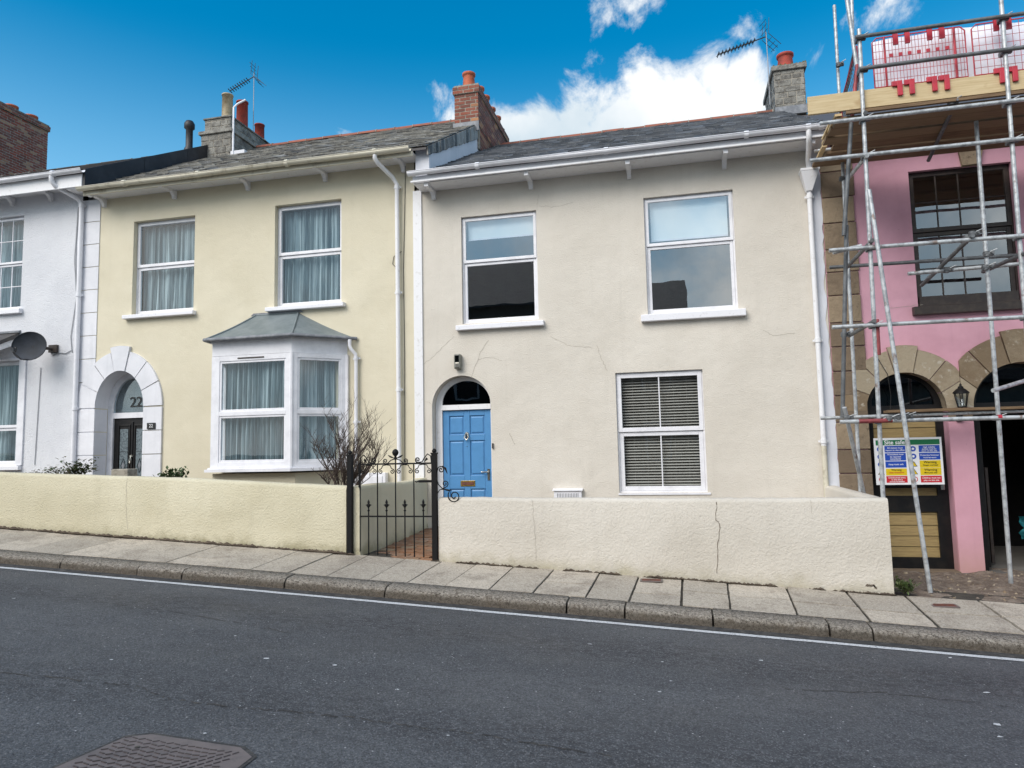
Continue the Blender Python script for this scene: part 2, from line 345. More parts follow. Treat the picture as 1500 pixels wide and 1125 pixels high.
# ------------------------------------------------------------------ ground
def zroad(x,y): return -.055*x-.09+.012*min(max(-3.7-y,0),4.)
def zpav(x,y):  return -.055*x+.02+max(0,min(y+3.62,1.12))/1.12*.095
def grid(mb,xs,ys,fz):
    vs=[(x,y,fz(x,y)) for y in ys for x in xs]; n=len(xs)
    mb.add(vs,[(j*n+i,j*n+i+1,(j+1)*n+i+1,(j+1)*n+i) for j in range(len(ys)-1) for i in range(n-1)],r=.5)
fr=lambda a,b,n:[a+(b-a)*i/n for i in range(n+1)]
g=M().m('soil'); grid(g,fr(-160,160,16),fr(-160,160,16),lambda x,y:-.055*max(-40,min(40,x))-.62); g.build('ground',kind='structure')
g=M().m('asphalt'); grid(g,fr(-40,40,40),fr(-12.6,-3.66,12),zroad); g.build('road',kind='structure')
g=M().m('gutter_dirt'); grid(g,fr(-40,40,160),fr(-3.86,-3.665,2),lambda x,y:zroad(x,y)+.004)
g.build('gutter_dirt_strip',kind='structure')
g=M().m('road_line'); n=400
L=[]
for i in range(n+1):
    x=-30+60*i/n; L.append((x,-3.885+random.uniform(-.004,.004),-3.965+random.uniform(-.004,.004)))
for a,b in zip(L[:-1],L[1:]): g.quad((a[0],a[2],zroad(a[0],a[2])+.005),(b[0],b[2],zroad(b[0],b[2])+.005),(b[0],b[1],zroad(b[0],b[1])+.005),(a[0],a[1],zroad(a[0],a[1])+.005))
g.build('road_edge_line',kind='structure')
# tar seam wandering along the road
def road_pt(px,py):
    d=ray(px,py); a=CAM.z+.09
    p=None; t=-a/d.z if d.z<0 else 1
    for _ in range(30):
        p=CAM+d*t; t+= (p.z-zroad(p.x,p.y))/(-d.z)
    return CAM+d*t
# kerb stones
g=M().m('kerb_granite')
kj=[at(px,0,0).x for px in ()]
def xk(px,py): 
    lo,hi=4.,12.
    d=ray(px,py)
    for _ in range(40):
        mm=(lo+hi)/2; p=CAM+d*(mm/d.y)
        if p.z>-.055*p.x-.03: lo=mm
        else: hi=mm
    return (CAM+d*(lo/d.y)).x
KJ=[xk(86,826),xk(198,836),xk(264,842),xk(415,855),xk(562,868),xk(830,890),xk(915,898),xk(1045,912),xk(1222,932),xk(1290,940)]
KJ=[KJ[0]-1.25*i for i in range(24,0,-1)]+KJ+[KJ[-1]+1.7+1.3*i for i in range(0,20)]
for a,b in zip(KJ[:-1],KJ[1:]):
    a2,b2=a+.009,b-.009; dz=random.uniform(-.006,.006); r=random.random(); k=max(2,int((b2-a2)/.06)); dy=random.uniform(-.008,.008)
    prof=[(-3.728,-.16),(-3.724,-.05),(-3.716,-.014),(-3.700,.004),(-3.665,.015),(-3.47,.0305),(-3.47,-.16)]
    vs=[]
    for i in range(k+1):
        x=a2+(b2-a2)*i/k
        for j,(y,z) in enumerate(prof):
            e=0 if j in (0,6,5) else .008
            en=.012 if i in (0,k) and j in (1,2,3) else 0
            vs.append((x,y+dy+random.uniform(-e,e)+en,-.055*x+z+dz+random.uniform(-e,e)*.6-en*.4))
    m_=len(prof); fs=[(i*m_+j,(i+1)*m_+j,(i+1)*m_+j+1,i*m_+j+1) for i in range(k) for j in range(m_-1)]
    g.add(vs,fs,True,r); g.add(vs[:m_],[tuple(range(m_))],r=r); g.add(vs[-m_:],[tuple(range(m_-1,-1,-1))],r=r)
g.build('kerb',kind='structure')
g=M().m('joint'); grid(g,fr(-40,40,40),fr(-3.66,-2.0,4),lambda x,y:zpav(x,y)-.014); g.build('pavement_bed',kind='structure')
# slabs; joints read off the photograph then continued
SJ=[(-3.83,-3.88),(-3.33,-3.38),(-2.86,-2.93),(-2.42,-2.5),(-1.97,-2.02),(-1.49,-1.55),(-.96,-1.0),(-.52,-.57),(-.04,-.06),(.44,.41),(1.04,1.01),(1.64,1.65),(2.21,2.22)]
x=-3.83; left=[]
while x>-38: x-=random.uniform(.38,.60); left.append((x,x-.06+random.uniform(-.03,.03)))
right=[]; x=2.21
while x<38: x+=random.uniform(.6,.9); right.append((x,x+random.uniform(-.03,.03)))
SJ=left[::-1]+SJ+right
g=M().m('paving')
for (a,a1),(b,b1) in zip(SJ[:-1],SJ[1:]):
    jg=.006 if b<-1.6 else .010; jg*=random.uniform(.5,1.6); dz=random.uniform(-.006,.006); tw=random.uniform(-.005,.005)
    ye=-2.485; yk=-3.462
    splits=[(yk,ye)]
    if random.random()<.3 or abs(a+.52)<.01 or abs(a+.04)<.01: ys=random.uniform(-3.25,-2.95); splits=[(yk,ys-jg),(ys+jg,ye)]
    for (y0,y1) in splits:
        f=lambda y:(y-yk)/(ye-yk)
        X=lambda t,y:(a1+(a-a1)*f(y)+jg) if t==0 else (b1+(b-b1)*f(y)-jg)
        k=5; rows=[]
        for i in range(k+1):
            for t in (0,1):
                y=y0+(y1-y0)*i/k; xx=X(t,y)+random.uniform(-.003,.003); rows.append((xx,y,zpav(xx,y)+dz+(tw if t else -tw)))
        g.add(rows,[(2*i,2*i+1,2*i+3,2*i+2) for i in range(k)],r=random.random())
        r_=g.r[-1]
        el=[(p[0],p[1],p[2]-.03) for p in rows]
        o=rows+el; n=len(rows)
        side=[(2*i,2*i+2,n+2*i+2,n+2*i) for i in range(k)]+[(2*i+3,2*i+1,n+2*i+1,n+2*i+3) for i in range(k)]+[(1,0,n,n+1),(n-2,n-1,2*n-1,2*n-2)]
        g.add(o,side,r=r_)
g.build('pavement',kind='structure')
# moss and dirt line where the garden walls meet the pavement
g=M().m('soil')
for i in range(2600):
    x=random.uniform(-9.8,2.1)
    if -4.0<x<-2.98: continue
    y=-2.505+random.uniform(-.02,.0); z=zpav(x,y)
    if random.random()>(.7 if x<-2.9 else .32)+1.1*noise.noise(Vector((x*2.3,0,5))): continue
    s_=random.uniform(.006,.022)*(1.35 if x<-2.9 else 1)*(1.5 if random.random()<.2 else 1)
    g.add([(x-s_*2.2,y,z-.005),(x+s_*2.2,y,z-.005),(x+s_,y-s_*.8,z+s_*.3),(x-s_,y-s_,z+s_*.4),(x,y,z+s_*.95)],[(0,3,4),(3,2,4),(2,1,4),(0,1,2,3)])
g.build('moss_line',label='dark moss and grit along the foot of the garden walls',cat='moss',kind='stuff')
# gardens behind the walls, path, bare ground in front of the pink house
g=M().m('soil'); grid(g,fr(-30,-4.12,30),fr(-2.35,-.0,4),lambda x,y:-.055*x+.62+.1*noise.noise(Vector((x*2,y*2,0)))); g.build('garden_soil',kind='structure')
g=M().m('soil'); grid(g,fr(-2.78,1.96,10),fr(-2.3,-.0,4),lambda x,y:.38-.04*x); g.build('garden_ground',kind='structure')
g=M().m('brick_path'); 
for i in range(26):
    for j in range(5):
        y=-2.5+i*.105; x=-3.92+j*.215+(.1 if i%2 else 0)-.1
        if x+.2>-2.9: continue
        z=zpav(-3.4,-2.5)-.012+.012*random.random()+.04*(y+2.5)
        g.box(x+.004,x+.208,y+.004,y+.1,z-.05,z)
g.m('joint').quad((-4,-2.6,.23),(-2.8,-2.6,.23),(-2.8,0,.3),(-4,0,.3))
g.build('path',kind='structure')
g=M().m('bare_dirt')
def zd(x,y): 
    t=(y+2.5)/2.5
    return (zpav(x,-2.5)-.008)*(1-t)+(-.165)*t+ .045*noise.noise(Vector((x*3,y*3,1)))*min(1,max(0,(y+2.55)*4))+.02*noise.noise(Vector((x*12,y*12,4)))*min(1,max(0,(y+2.5)*4))
grid(g,fr(2.13,9,120),fr(-2.49,.35,50),zd); g.build('bare_ground',kind='structure')
g=M().m('granite_arch').m('bare_dirt')
for i in range(900):
    x=random.uniform(2.15,5.5); y=-2.42+2.4*random.random()**1.0; s_=random.uniform(.006,.022)*(2. if random.random()<.05 else 1); z=zd(x,y)
    g.m('granite_arch' if random.random()<.5 else 'bare_dirt')
    pts=[(x+s_*math.cos(t)*random.uniform(.6,1.2),y+s_*math.sin(t)*random.uniform(.6,1.2),z-.004) for t in (0,1.3,2.6,3.9,5.2)]
    top=[(x+random.uniform(-.3,.3)*s_,y+random.uniform(-.3,.3)*s_,z+s_*random.uniform(.3,.9))]
    g.add(pts+top,[(0,1,5),(1,2,5),(2,3,5),(3,4,5),(4,0,5)])
g.build('rubble',label='loose stones and grit on the bare ground before the pink house',cat='rubble',kind='stuff')
# cover plates in the pavement
for px,py,lab in ((954,850,'small rusty cover plate set in the pavement by the cream garden wall'),(1383,887,'small rusty cover plate in pavement beside the bare ground')):
    p=at(px,py,-3); lo=None
    Y=-2.9
    for _ in range(20):
        p=at(px,py,Y); d=ray(px,py); Y+= -(p.z-zpav(p.x,Y))/(d.z)*d.y*.5
    x,y=p.x,Y; z=zpav(x,y)
    t=thing('cover_plate',(x,y,z),lab,'cover plate','small cover plates in the pavement')
    b=M().m('rust'); b.box(x-.10,x+.10,y-.055,y+.055,z-.004,z+.006)
    for q in range(5): b.box(x-.085+q*.036,x-.065+q*.036,y-.04,y+.04,z+.007,z+.009)
    b.build('plate',t); f=M().m('cast_iron'); 
    for (u0,u1,w0,w1) in ((-.12,.12,-.075,-.058),(-.12,.12,.058,.075),(-.12,-.103,-.057,.057),(.103,.12,-.057,.057)): f.box(x+u0,x+u1,y+w0,y+w1,z-.004,z+.005)
    f.build('frame',t)
# big road manhole
MH=[(-3.0,-7.33),(-2.9,-7.26),(-2.36,-7.26),(-2.24,-7.34),(-2.22,-7.93),(-2.32,-8.02),(-2.98,-8.02),(-3.07,-7.9)]
q_=road_pt(222,1077); MX,MY=q_.x+2.9,q_.y+7.26; MH=[(x+MX,y+MY) for x,y in MH]
t=thing('manhole_cover',(-2.75,-7.7,zroad(-2.75,-7.7)),'wide worn iron manhole cover with wavy tread set in the asphalt','manhole cover')
b=M().m('cast_iron'); zz=lambda x,y,e:(x,y,zroad(x,y)+e)
b.quad(*[zz(x,y,.006) for x,y in MH][::-1])
for i in range(22):
    for j in range(18):
        x=-3.2+i*.043+(.021 if j%2 else 0); y=-7.33-j*.04
        if not(-2.99<x<-2.33) : continue
        if y<-7.98: continue
        if abs(x+2.85)<.02 and abs(y+7.42)<.02: continue
        x+=MX; y+=MY
        L=.017; w=.0035; a=.5+.6*math.sin(i*.7+j*.5) if x-MX>-2.6 else (.7 if (i+j)%2 else -.2)
        dx,dy=math.cos(a)*L,math.sin(a)*L; nx,ny=-math.sin(a)*w,math.cos(a)*w
        c=[(x-dx-nx,y-dy-ny),(x+dx-nx,y+dy-ny),(x+dx+nx,y+dy+ny),(x-dx+nx,y-dy+ny)]
        b.m('cast_dark').hexa([zz(u,v,.005) for u,v in c],[zz(u,v,.009) for u,v in c])
b.m('sign_black').lathe(zz(-2.85+MX,-7.42+MY,.006),[(.014,0),(.014,.002)],10)
b.build('plate',t)
b=M().m('gutter_dirt')
cx=sum(p[0] for p in MH)/8; cy=sum(p[1] for p in MH)/8
for i in range(8):
    a=MH[i]; c=MH[(i+1)%8]; o1=(cx+(a[0]-cx)*1.05,cy+(a[1]-cy)*1.06); o2=(cx+(c[0]-cx)*1.05,cy+(c[1]-cy)*1.06)
    b.quad(zz(*c,.0045),zz(*a,.0045),zz(*o1,.0045),zz(*o2,.0045))
b.build('frame',t)
# tar cracks across the road surface
g=M().m('gutter_dirt')
for pts,w in (([(0,985),(130,998),(200,1005),(250,1025),(340,1035),(420,1042),(520,1052),(600,1064),(680,1072),(760,1086),(880,1105),(900,1110)],.02),([(20,870),(160,884),(280,902),(430,928)],.012),([(1150,1010),(1300,1016),(1480,1035)],.012)):
    for (a,b_) in zip(pts[:-1],pts[1:]):
        pr=None
        for k in range(13):
            t_=k/12; q=road_pt(a[0]+(b_[0]-a[0])*t_,a[1]+(b_[1]-a[1])*t_+random.uniform(-1.5,1.5)); ww=w*random.uniform(.05,.6)
            if pr and random.random()<.72: g.quad((pr[0].x,pr[0].y-pr[1],zroad(pr[0].x,pr[0].y)+.003),(q.x,q.y-ww,zroad(q.x,q.y)+.003),(q.x,q.y+ww,zroad(q.x,q.y)+.003),(pr[0].x,pr[0].y+pr[1],zroad(pr[0].x,pr[0].y)+.003))
            pr=(q,ww)
g.build('road_crack',kind='structure')
g=M().m('road_line')
for px,py,w_ in ((163,967,.016),(345,932,.014),(331,931,.006),(282,922,.01),(390,965,.03),(490,975,.022),(582,1011,.022),(20,877,.018),(864,944,.02),(970,970,.012),(983,998,.014),(1445,1015,.026),(1460,1062,.03),(1465,1080,.018),(1392,964,.02),(300,1075,.012),(657,1078,.012),(966,1014,.014),(1115,968,.02)):
    q=road_pt(px,py); rr_=[random.uniform(.6,1.2) for _ in range(7)]
    g.quad(*[(q.x+w_*rr_[k]*math.cos(k*.898),q.y+w_*.7*rr_[k]*math.sin(k*.898),zroad(q.x,q.y)+.004) for k in range(7)])
g.build('road_spots',kind='structure')

# ------------------------------------------------------------------ house helpers
def sash(par,x0,x1,z0,z1,y,zs,mat='white_pvc',gl='glass',bars=None,barsx=None,fw=.05,sill=None,sillm='sill_white',out=True,lab=None,silly=None,bevel=.004,offs=(0,0)):
    """two-light window in an opening; zs = height of meeting rail"""
    w=M().m(mat); d=.07; o=.028
    w.box(x0,x0+o,y,y+d,z0,z1); w.box(x1-o,x1,y,y+d,z0,z1); w.box(x0+o,x1-o,y,y+d,z1-o,z1); w.box(x0+o,x1-o,y,y+d,z0,z0+o)
    w.m('mastic').box(x0-.004,x0,y+.005,y+.03,z0,z1).box(x1,x1+.004,y+.005,y+.03,z0,z1)
    wn=w.build('window',par,label=lab,bevel=bevel)
    for k,(a,b,yy) in enumerate(((zs,z1-o,y-.012),(z0+o,zs,y+.012))):
        xa,xb=x0+o+.002,x1-o-.002; a+=.002; b-=.002
        if k==0: xa-=.012; xb+=.012; b+=.008
        s=M().m(mat); f=fw; dd=.045
        s.box(xa,xa+f,yy,yy+dd,a,b); s.box(xb-f,xb,yy,yy+dd,a,b); s.box(xa+f,xb-f,yy,yy+dd,b-f,b); s.box(xa+f,xb-f,yy,yy+dd,a,a+f*1.05)
        if bars:
            nx,nz=bars
            for i in range(1,nx): xx=xa+f+(xb-xa-2*f)*i/nx; s.box(xx-.009,xx+.009,yy+.008,yy+.03,a+f,b-f)
            for j in range(1,nz): z_=a+f+(b-a-2*f)*j/nz; s.box(xa+f,xb-f,yy+.009,yy+.029,z_-.008,z_+.008)
        so=s.build('sash',wn,bevel=bevel)
        p=M().m(gl); p.quad((xa+f,yy+.02,a+f),(xb-f,yy+.02,a+f),(xb-f,yy+.02,b-f),(xa+f,yy+.02,b-f)); p.build('pane',wn)
    if sill:
        sx0,sx1,sz0,sz1,sy=sill; s=M().m(sillm); s.hexa([(sx0,sy,sz0),(sx1,sy,sz0),(sx1,y+.05,sz0),(sx0,y+.05,sz0)],[(sx0,sy,sz1-.012),(sx1,sy,sz1-.012),(sx1,y+.05,sz1+.004),(sx0,y+.05,sz1+.004)]); s.build('sill',wn,bevel=.008)
    return wn
def curtain(x0,x1,z0,z1,y,lab,gap=None,seed=1,mat='netting_curtain',pleats=9):
    rr=random.Random(seed); t=M().m(mat); nx=int((x1-x0)*150); nz=10
    fq=[(rr.uniform(.7,1.4)*pleats/(x1-x0),rr.uniform(0,6),rr.uniform(.5,1)) for _ in range(4)]
    def yy(x,z):
        s_=0
        for q,(f,p,a) in enumerate(fq): s_+=a*math.sin(2*PI*f*x+p+.3*math.sin(3*z+q)+.6*math.sin(5*x+q))
        return y+.04*s_*(.55+.45*(z1-z)/(z1-z0))
    vs=[];
    for j in range(nz+1):
        z=z0+(z1-z0)*j/nz
        for i in range(nx+1):
            x=x0+(x1-x0)*i/nx; vs.append((x,yy(x,z),z))
    fs=[]
    for j in range(nz):
        for i in range(nx):
            x=x0+(x1-x0)*(i+.5)/nx; z=z0+(z1-z0)*(j+.5)/nz
            if gap and abs(x-gap-.05*math.sin(z*2+seed))<.012+.03*max(0,(z1-z)/(z1-z0)-.5): continue
            fs.append((j*(nx+1)+i,j*(nx+1)+i+1,(j+1)*(nx+1)+i+1,(j+1)*(nx+1)+i))
    t.add(vs,fs,True); return t.build('net_curtain',label=lab,cat='curtain',group='pale net curtains in the windows')
def roof(par,x0,x1,ye,ze,yr,zr,mat,gauge=.18,w=.26,back=True,name='roof',lab=None,yb=None):
    g=M().m(mat); L=math.hypot(yr-ye,zr-ze); dy,dz=(yr-ye)/L,(zr-ze)/L; ny,nz=-dz,dy; n=int(L/gauge)+1; gg=L/n
    sag=lambda x:0
    for i in range(n):
        s0=i*gg; s1=min(L+.0,s0+gg*1.25); off=(w/2 if i%2 else 0); x=x0-off-.001
        while x<x1:
            a=max(x,x0)+.002; b=min(x+w,x1)-.002; x+=w
            if b-a<.02: continue
            e=random.uniform(-.006,.004); lf=random.uniform(.012,.032); j1=random.uniform(-.002,.004)
            P=lambda xx,s_,h:(xx,ye+dy*s_+ny*h,ze+dz*s_+nz*h)
            g.add([P(a,s0+e,.004+j1),P(b,s0+e,.004-j1),P(b,s1,0),P(a,s1,0),P(a,s0+e,lf+j1),P(b,s0+e,lf-j1),P(b,s1,.006),P(a,s1,.006)],[(4,5,6,7),(0,1,5,4),(1,2,6,5),(3,0,4,7)])
    # deck + back slope
    yb=yb or 2*yr-ye
    g.m('slate_dark').prism_x([(ye+.01,ze-.012),(yr,zr-.012),(yb,ze-.012),(yb,ze-.07),(yr,zr-.08),(ye+.01,ze-.05)],x0+.003,x1-.003)
    return g.build(name,par,label=lab)
def ridge(par,x0,x1,y,z,mat='ridge_tile',r=.10,step=.45):
    g=M().m(mat); x=x0
    while x<x1-.02:
        b=min(x+step-.012,x1); rn=random.random(); dzz=random.uniform(-.008,.008)
        vs=[]
        for xx in (x,b):
            for k in range(9): t=PI*k/8; vs.append((xx,y+r*1.15*math.cos(t),z-.05+dzz+r*math.sin(t)))
        g.add(vs,[(k,k+1,9+k+1,9+k) for k in range(8)],True,rn); g.add(vs[:9],[tuple(range(9))],r=rn); g.add(vs[9:],[tuple(range(8,-1,-1))],r=rn)
        g.m('mortar'); g.tube([(b+.006,y+r*1.15*math.cos(PI*k/8),z-.05+r*math.sin(PI*k/8)) for k in range(9)],.012,5); g.m(mat)
        x+=step
    return g.build('ridge_tiles',par)
def gutter(par,x0,x1,y,z,mat,r=.058,joints=()):
    g=M().m(mat); vs=[]; n=8; X=fr(x0,x1,max(2,int((x1-x0)/.5)))
    for x in X:
        dz=.006*math.sin(x*1.7)
        for k in range(n+1): t=PI+PI*k/n; vs.append((x,y+r*math.cos(t),z+dz+r*math.sin(t)))
        for k in range(n,-1,-1): t=PI+PI*k/n; vs.append((x,y+(r-.004)*math.cos(t),z+dz+(r-.004)*math.sin(t)+.001))
    m_=2*(n+1); g.add(vs,[(i*m_+k,(i+1)*m_+k,(i+1)*m_+(k+1)%m_,i*m_+(k+1)%m_) for i in range(len(X)-1) for k in range(m_)],True)
    g.add(vs[:m_],[tuple(range(m_))]); g.add(vs[-m_:],[tuple(range(m_-1,-1,-1))])
    g.tube([(x0,y-r,z+.003),(x1,y-r,z+.003)],.007,6)
    for xx in joints: 
        g.tube([(xx-.03,y,z-.012),(xx+.03,y,z-.012)],r-.001,14)
    return g.build('gutter',par)
def bracket(par,x,y0,z,mat,sc_=1.):
    g=M().m(mat); a=.03
    g.prism_x([(y0-.02,z),(y0-.02,z-.062),(y0+.07,z-.066),(y0+.09,z-.04),(-.12,z-.05),(-.07,z-.10),(-.05,z-.15),(0.002,z-.155),(0.002,z)],x-a,x+a)
    return g.build('eaves_bracket',par,bevel=.006)
def hull(par,x0,x1,zb,zt,yr,zr,mat,yb=8.4):
    g=M().m(mat)
    for x in (x0+.004,x1-.004): g.prism_x([(.13,zb),(yb,zb),(yb,zt),(yr,zr),(.13,zt)],x-.003,x+.003)
    g.box(x0+.01,x1-.01,yb-.05,yb,zb,zt)
    g.m('interior').box(x0+.01,x1-.01,2.6,2.62,zb,zt).box(x0+.01,x1-.01,.6,2.6,(zb+zt)/2+.05,(zb+zt)/2+.1).box(x0+.01,x1-.01,.2,2.6,zt-.1,zt-.05)
    return g.build('house_body',par)
def pot(par,x,y,z,h,r,mat,lab=None,rim=True):
    g=M().m(mat); pr=[(r*1.06,0),(r*1.06,.04),(r*.98,.06),(r*.84,h-.07),(r*.86,h-.06),(r*1.02,h-.045),(r*1.02,h),(r*.8,h),(r*.74,h-.1)] if rim else [(r,0),(r*.95,h-.03),(r*1.05,h-.03),(r*1.05,h),(r*.8,h),(r*.75,h-.1)]
    g.lathe((x,y,z),pr,18); g.m('felt').lathe((x,y,z),[(r*.72,h-.12),(r*.72,h-.11)],12); g.m('mortar').lathe((x,y,z-.02),[(r*1.7,0),(r*1.5,.03),(r*1.05,.07)],12)
    return g.build('chimney_pot',par,label=lab)
def bricks(g,x0,x1,y0,y1,z0,z1,mat,bl=.225,bh=.078,joint=.018,faces='fLR',miss=0):
    g.m('mortar').box(x0+.004,x1-.004,y0+.004,y1-.004,z0,z1,r=.5); g.m(mat)
    n=int((z1-z0)/bh+.5); h=(z1-z0)/n
    for i in range(n):
        za,zb=z0+i*h+joint/2,z0+(i+1)*h-joint/2; off=bl/2 if i%2 else 0
        def run(a,b,fn):
            x=a-off
            while x<b-.01:
                p,q=max(x,a),min(x+bl,b); x+=bl
                if q-p<.03 or random.random()<miss: continue
                fn(p+joint/2*(p>a),q-joint/2*(q<b),random.uniform(-.003,.003))
        if 'f' in faces: run(x0,x1,lambda p,q,e:g.box(p,q,y0+e,y0+.05,za,zb))
        if 'L' in faces: run(y0+.051,y1,lambda p,q,e:g.box(x0+e,x0+.05,p,q,za,zb))
        if 'R' in faces: run(y0+.051,y1,lambda p,q,e:g.box(x1-.05,x1+e,p,q,za,zb))
def pipe(par,pts,mat,r=.034,clips=(),name='downpipe',lab=None):
    g=M().m(mat).tube(pts,r,12)
    for (x,y,z) in clips: g.tube([(x,y,z-.03),(x,y,z+.03)],r+.009,12); g.box(x-.065,x+.065,y+.018,y+.032,z-.014,z+.014)
    return g.build(name,par,label=lab)

# ================================================================== YELLOW HOUSE
YH=thing('house',(-7.4,0,.5),'pale yellow terraced house with white bay window and numbered black door','house')
XL,XR=-10.74,-4.13
ydoor=arch(-10.30,-9.27,-.2,2.50,20,.66)
up1=(-9.60,-8.31,4.17,5.91); up2=(-6.71,-5.45,4.12,5.92)
w=M().m('render_yellow'); w.wall(rect(XL,XR,-.6,6.42),[rect(*up1),rect(*up2),ydoor,rect(-7.28,-5.75,1.55,3.45)],0,[.13,.13,.34,.05])
crack(w,[(430,476),(424,520)],-.003,.004)
w.build('wall',YH)
hull(YH,XL,XR,-.6,6.42,4,8.9,'render_yellow')
for i,(o,sl) in enumerate(((up1,(-9.72,-8.25,4.09,4.17,-.10)),(up2,(-6.83,-5.37,4.04,4.12,-.10)))):
    sash(YH,*o,.10,(o[2]+o[3])/2+.02,sill=sl,lab='white plastic window %s, net curtains inside'%('over the arched door' if i==0 else 'above the bay'))
    curtain(o[0]+.02,o[1]-.02,o[2]+.03,o[3]-.06,.26,'pale net curtains upstairs in yellow house, %s'%('above its arched door' if i==0 else 'above its bay window'),gap=None,seed=3+i)
# quoin strip and arch surround
q=M().m('white_masonry'); z=6.42
cs=[6.42]; 
while cs[-1]>.6: cs.append(cs[-1]-.43)
for a,b in zip(cs[:-1],cs[1:]): q.box(XL,-10.335,-.016,.0,b+.006,a-.006)
q.build('quoins',YH,bevel=.004)
q=M().m('white_masonry'); cx=(-10.30-9.27)/2; ri=.515; rz=.66; ro=.90; roz=1.02; zs=2.50
N=7; gap=.012
for k in range(N):
    t0,t1=PI*k/N+gap,PI*(k+1)/N-gap
    if k==N//2:
        t0-=.0; t1+=.0; s=1.09
    else: s=1
    n=6; inn=[(cx+ri*math.cos(t0+(t1-t0)*i/n),zs+rz*math.sin(t0+(t1-t0)*i/n)) for i in range(n+1)]
    outr=[(cx+ro*s*math.cos(t0+(t1-t0)*i/n),zs+roz*s*math.sin(t0+(t1-t0)*i/n)) for i in range(n+1)]
    q.prism_y(outr+inn[::-1],-.035-(.012 if k==N//2 else 0),0)
zz_=[2.49,2.07,1.65,1.23,.81,.39]
for a,b in zip(zz_[:-1],zz_[1:]):
    q.box(cx-ro,cx-ri,-.035,0,b+.007,a-.007); q.box(cx+ri,cx+ro,-.035,0,b+.007,a-.007)
    q.box(cx-ri-.001,cx-ri+.004,-.030,.26,b+.007,a-.007); q.box(cx+ri-.004,cx+ri+.001,-.030,.26,b+.007,a-.007)
q.build('door_surround',YH,bevel=.003)
# white reveal lining
q=M().m('white_masonry'); out=arch(-10.297,-9.273,.3,2.5,24,.657)[2:]
q.add([(x,-.03,z) for x,z in out]+[(x,.27,z) for x,z in out],[(i,i+1,len(out)+i+1,len(out)+i) for i in range(len(out)-1)],True)
q.build('arch_lining',YH)
f=M().m('white_pvc'); f.wall(arch(-10.296,-9.274,.4,2.5,24,.655),[arch(-10.18,-9.39,2.42,2.5,20,.55),rect(-10.18,-9.39,.42,2.32)],.27,.06); fo=f.build('door_frame',YH)
p=M().m('glass'); p.prism_y(arch(-10.18,-9.39,2.42,2.5,20,.55),.295,.30); p.build('fanlight',fo)
M().m('fan_backing').prism_y(arch(-10.2,-9.37,2.40,2.5,20,.56),.36,.37).build('obscured_backing',fo)
def text(s,size,mat,loc,par=None,name='number',bold=.0,extr=.002,rotx=90,align='CENTER',lab=None,rotz=0):
    c=bpy.data.curves.new(name,'FONT'); c.body=s; c.size=size; c.align_x=align; c.align_y='CENTER'; c.extrude=extr; c.offset=bold
    o=bpy.data.objects.new(name+'_tmp',c); COL.objects.link(o); dg=bpy.context.evaluated_depsgraph_get(); me=bpy.data.meshes.new_from_object(o.evaluated_get(dg)); bpy.data.objects.remove(o)
    me.name=name; me.materials.clear(); me.materials.append(MT[mat]); ob=bpy.data.objects.new(name,me); COL.objects.link(ob); ob.rotation_euler=(R(rotx),0,rotz)
    l=Vector(loc); ob.location=l-(WL[par.name] if par else Vector((0,0,0)))
    if par: ob.parent=par
    WL[ob.name]=l; tag(ob,lab); return ob
text('22',.27,'sign_black',(-9.70,.285,2.60),fo,'house_number',.003)
d=M().m('black_paint'); d.box(-10.17,-9.40,.30,.34,.42,2.31)
for a in (-10.10,-9.47-.0): pass
for (xa,xb) in ((-10.05,-9.84),(-9.70,-9.49)):
    d.m('black_paint'); 
    for (u0,u1,v0,v1) in ((xa-.03,xa,.72,2.2),(xb,xb+.03,.72,2.2),(xa,xb,2.17,2.2),(xa,xb,.72,.75)): d.box(u0,u1,.285,.30,v0,v1)
d.box(-9.79,-9.75,.285,.3,.6,2.25)
do=d.build('door',YH,bevel=.004)
for (xa,xb) in ((-10.05,-9.84),(-9.70,-9.49)):
    g=M().m('leaded'); g.box(xa+.02,xb-.02,.292,.2985,.95,2.12); g.m('black_plastic')
    for k in (1.2,1.7): g.box(xa,xb,.288,.2915,k,k+.008)
    c=(xa+xb)/2
    for s_ in (-1,1): g.tube([(c,.288,1.45+.13),(c+.05*s_,.288,1.45),(c,.288,1.45-.13)],.004,5)
    g.m('lead').prism_y([(c-.03,1.45),(c,1.38),(c+.03,1.45),(c,1.52)],.286,.289)
    g.build('leaded_panel',do)
g=M().m('chrome').lathe((-9.77,.285,1.62),[(.03,-.0),(.022,-.02)],12,'y'); g.tube([(-9.77,.265,1.62),(-9.79,.255,1.55),(-9.77,.25,1.49),(-9.75,.255,1.55),(-9.77,.265,1.62)],.007,6); g.build('door_knocker',do)
M().m('lamp_grey').box(-9.93,-9.61,.288,.2995,1.20,1.26).build('letter_plate',do)
pl=M().m('sign_black').box(-9.17,-9.0,-.05,-.036,2.09,2.2); plo=pl.build('number_plaque',YH); text('22',.085,'sign_white',(-9.085,-.0505,2.145),plo,'plaque_number')
g=M().m('mortar').box(-10.25,-9.3,-.3,.26,.2,.42).box(-10.25,-9.3,-.6,-.3,.2,.35); g.build('door_step',YH)
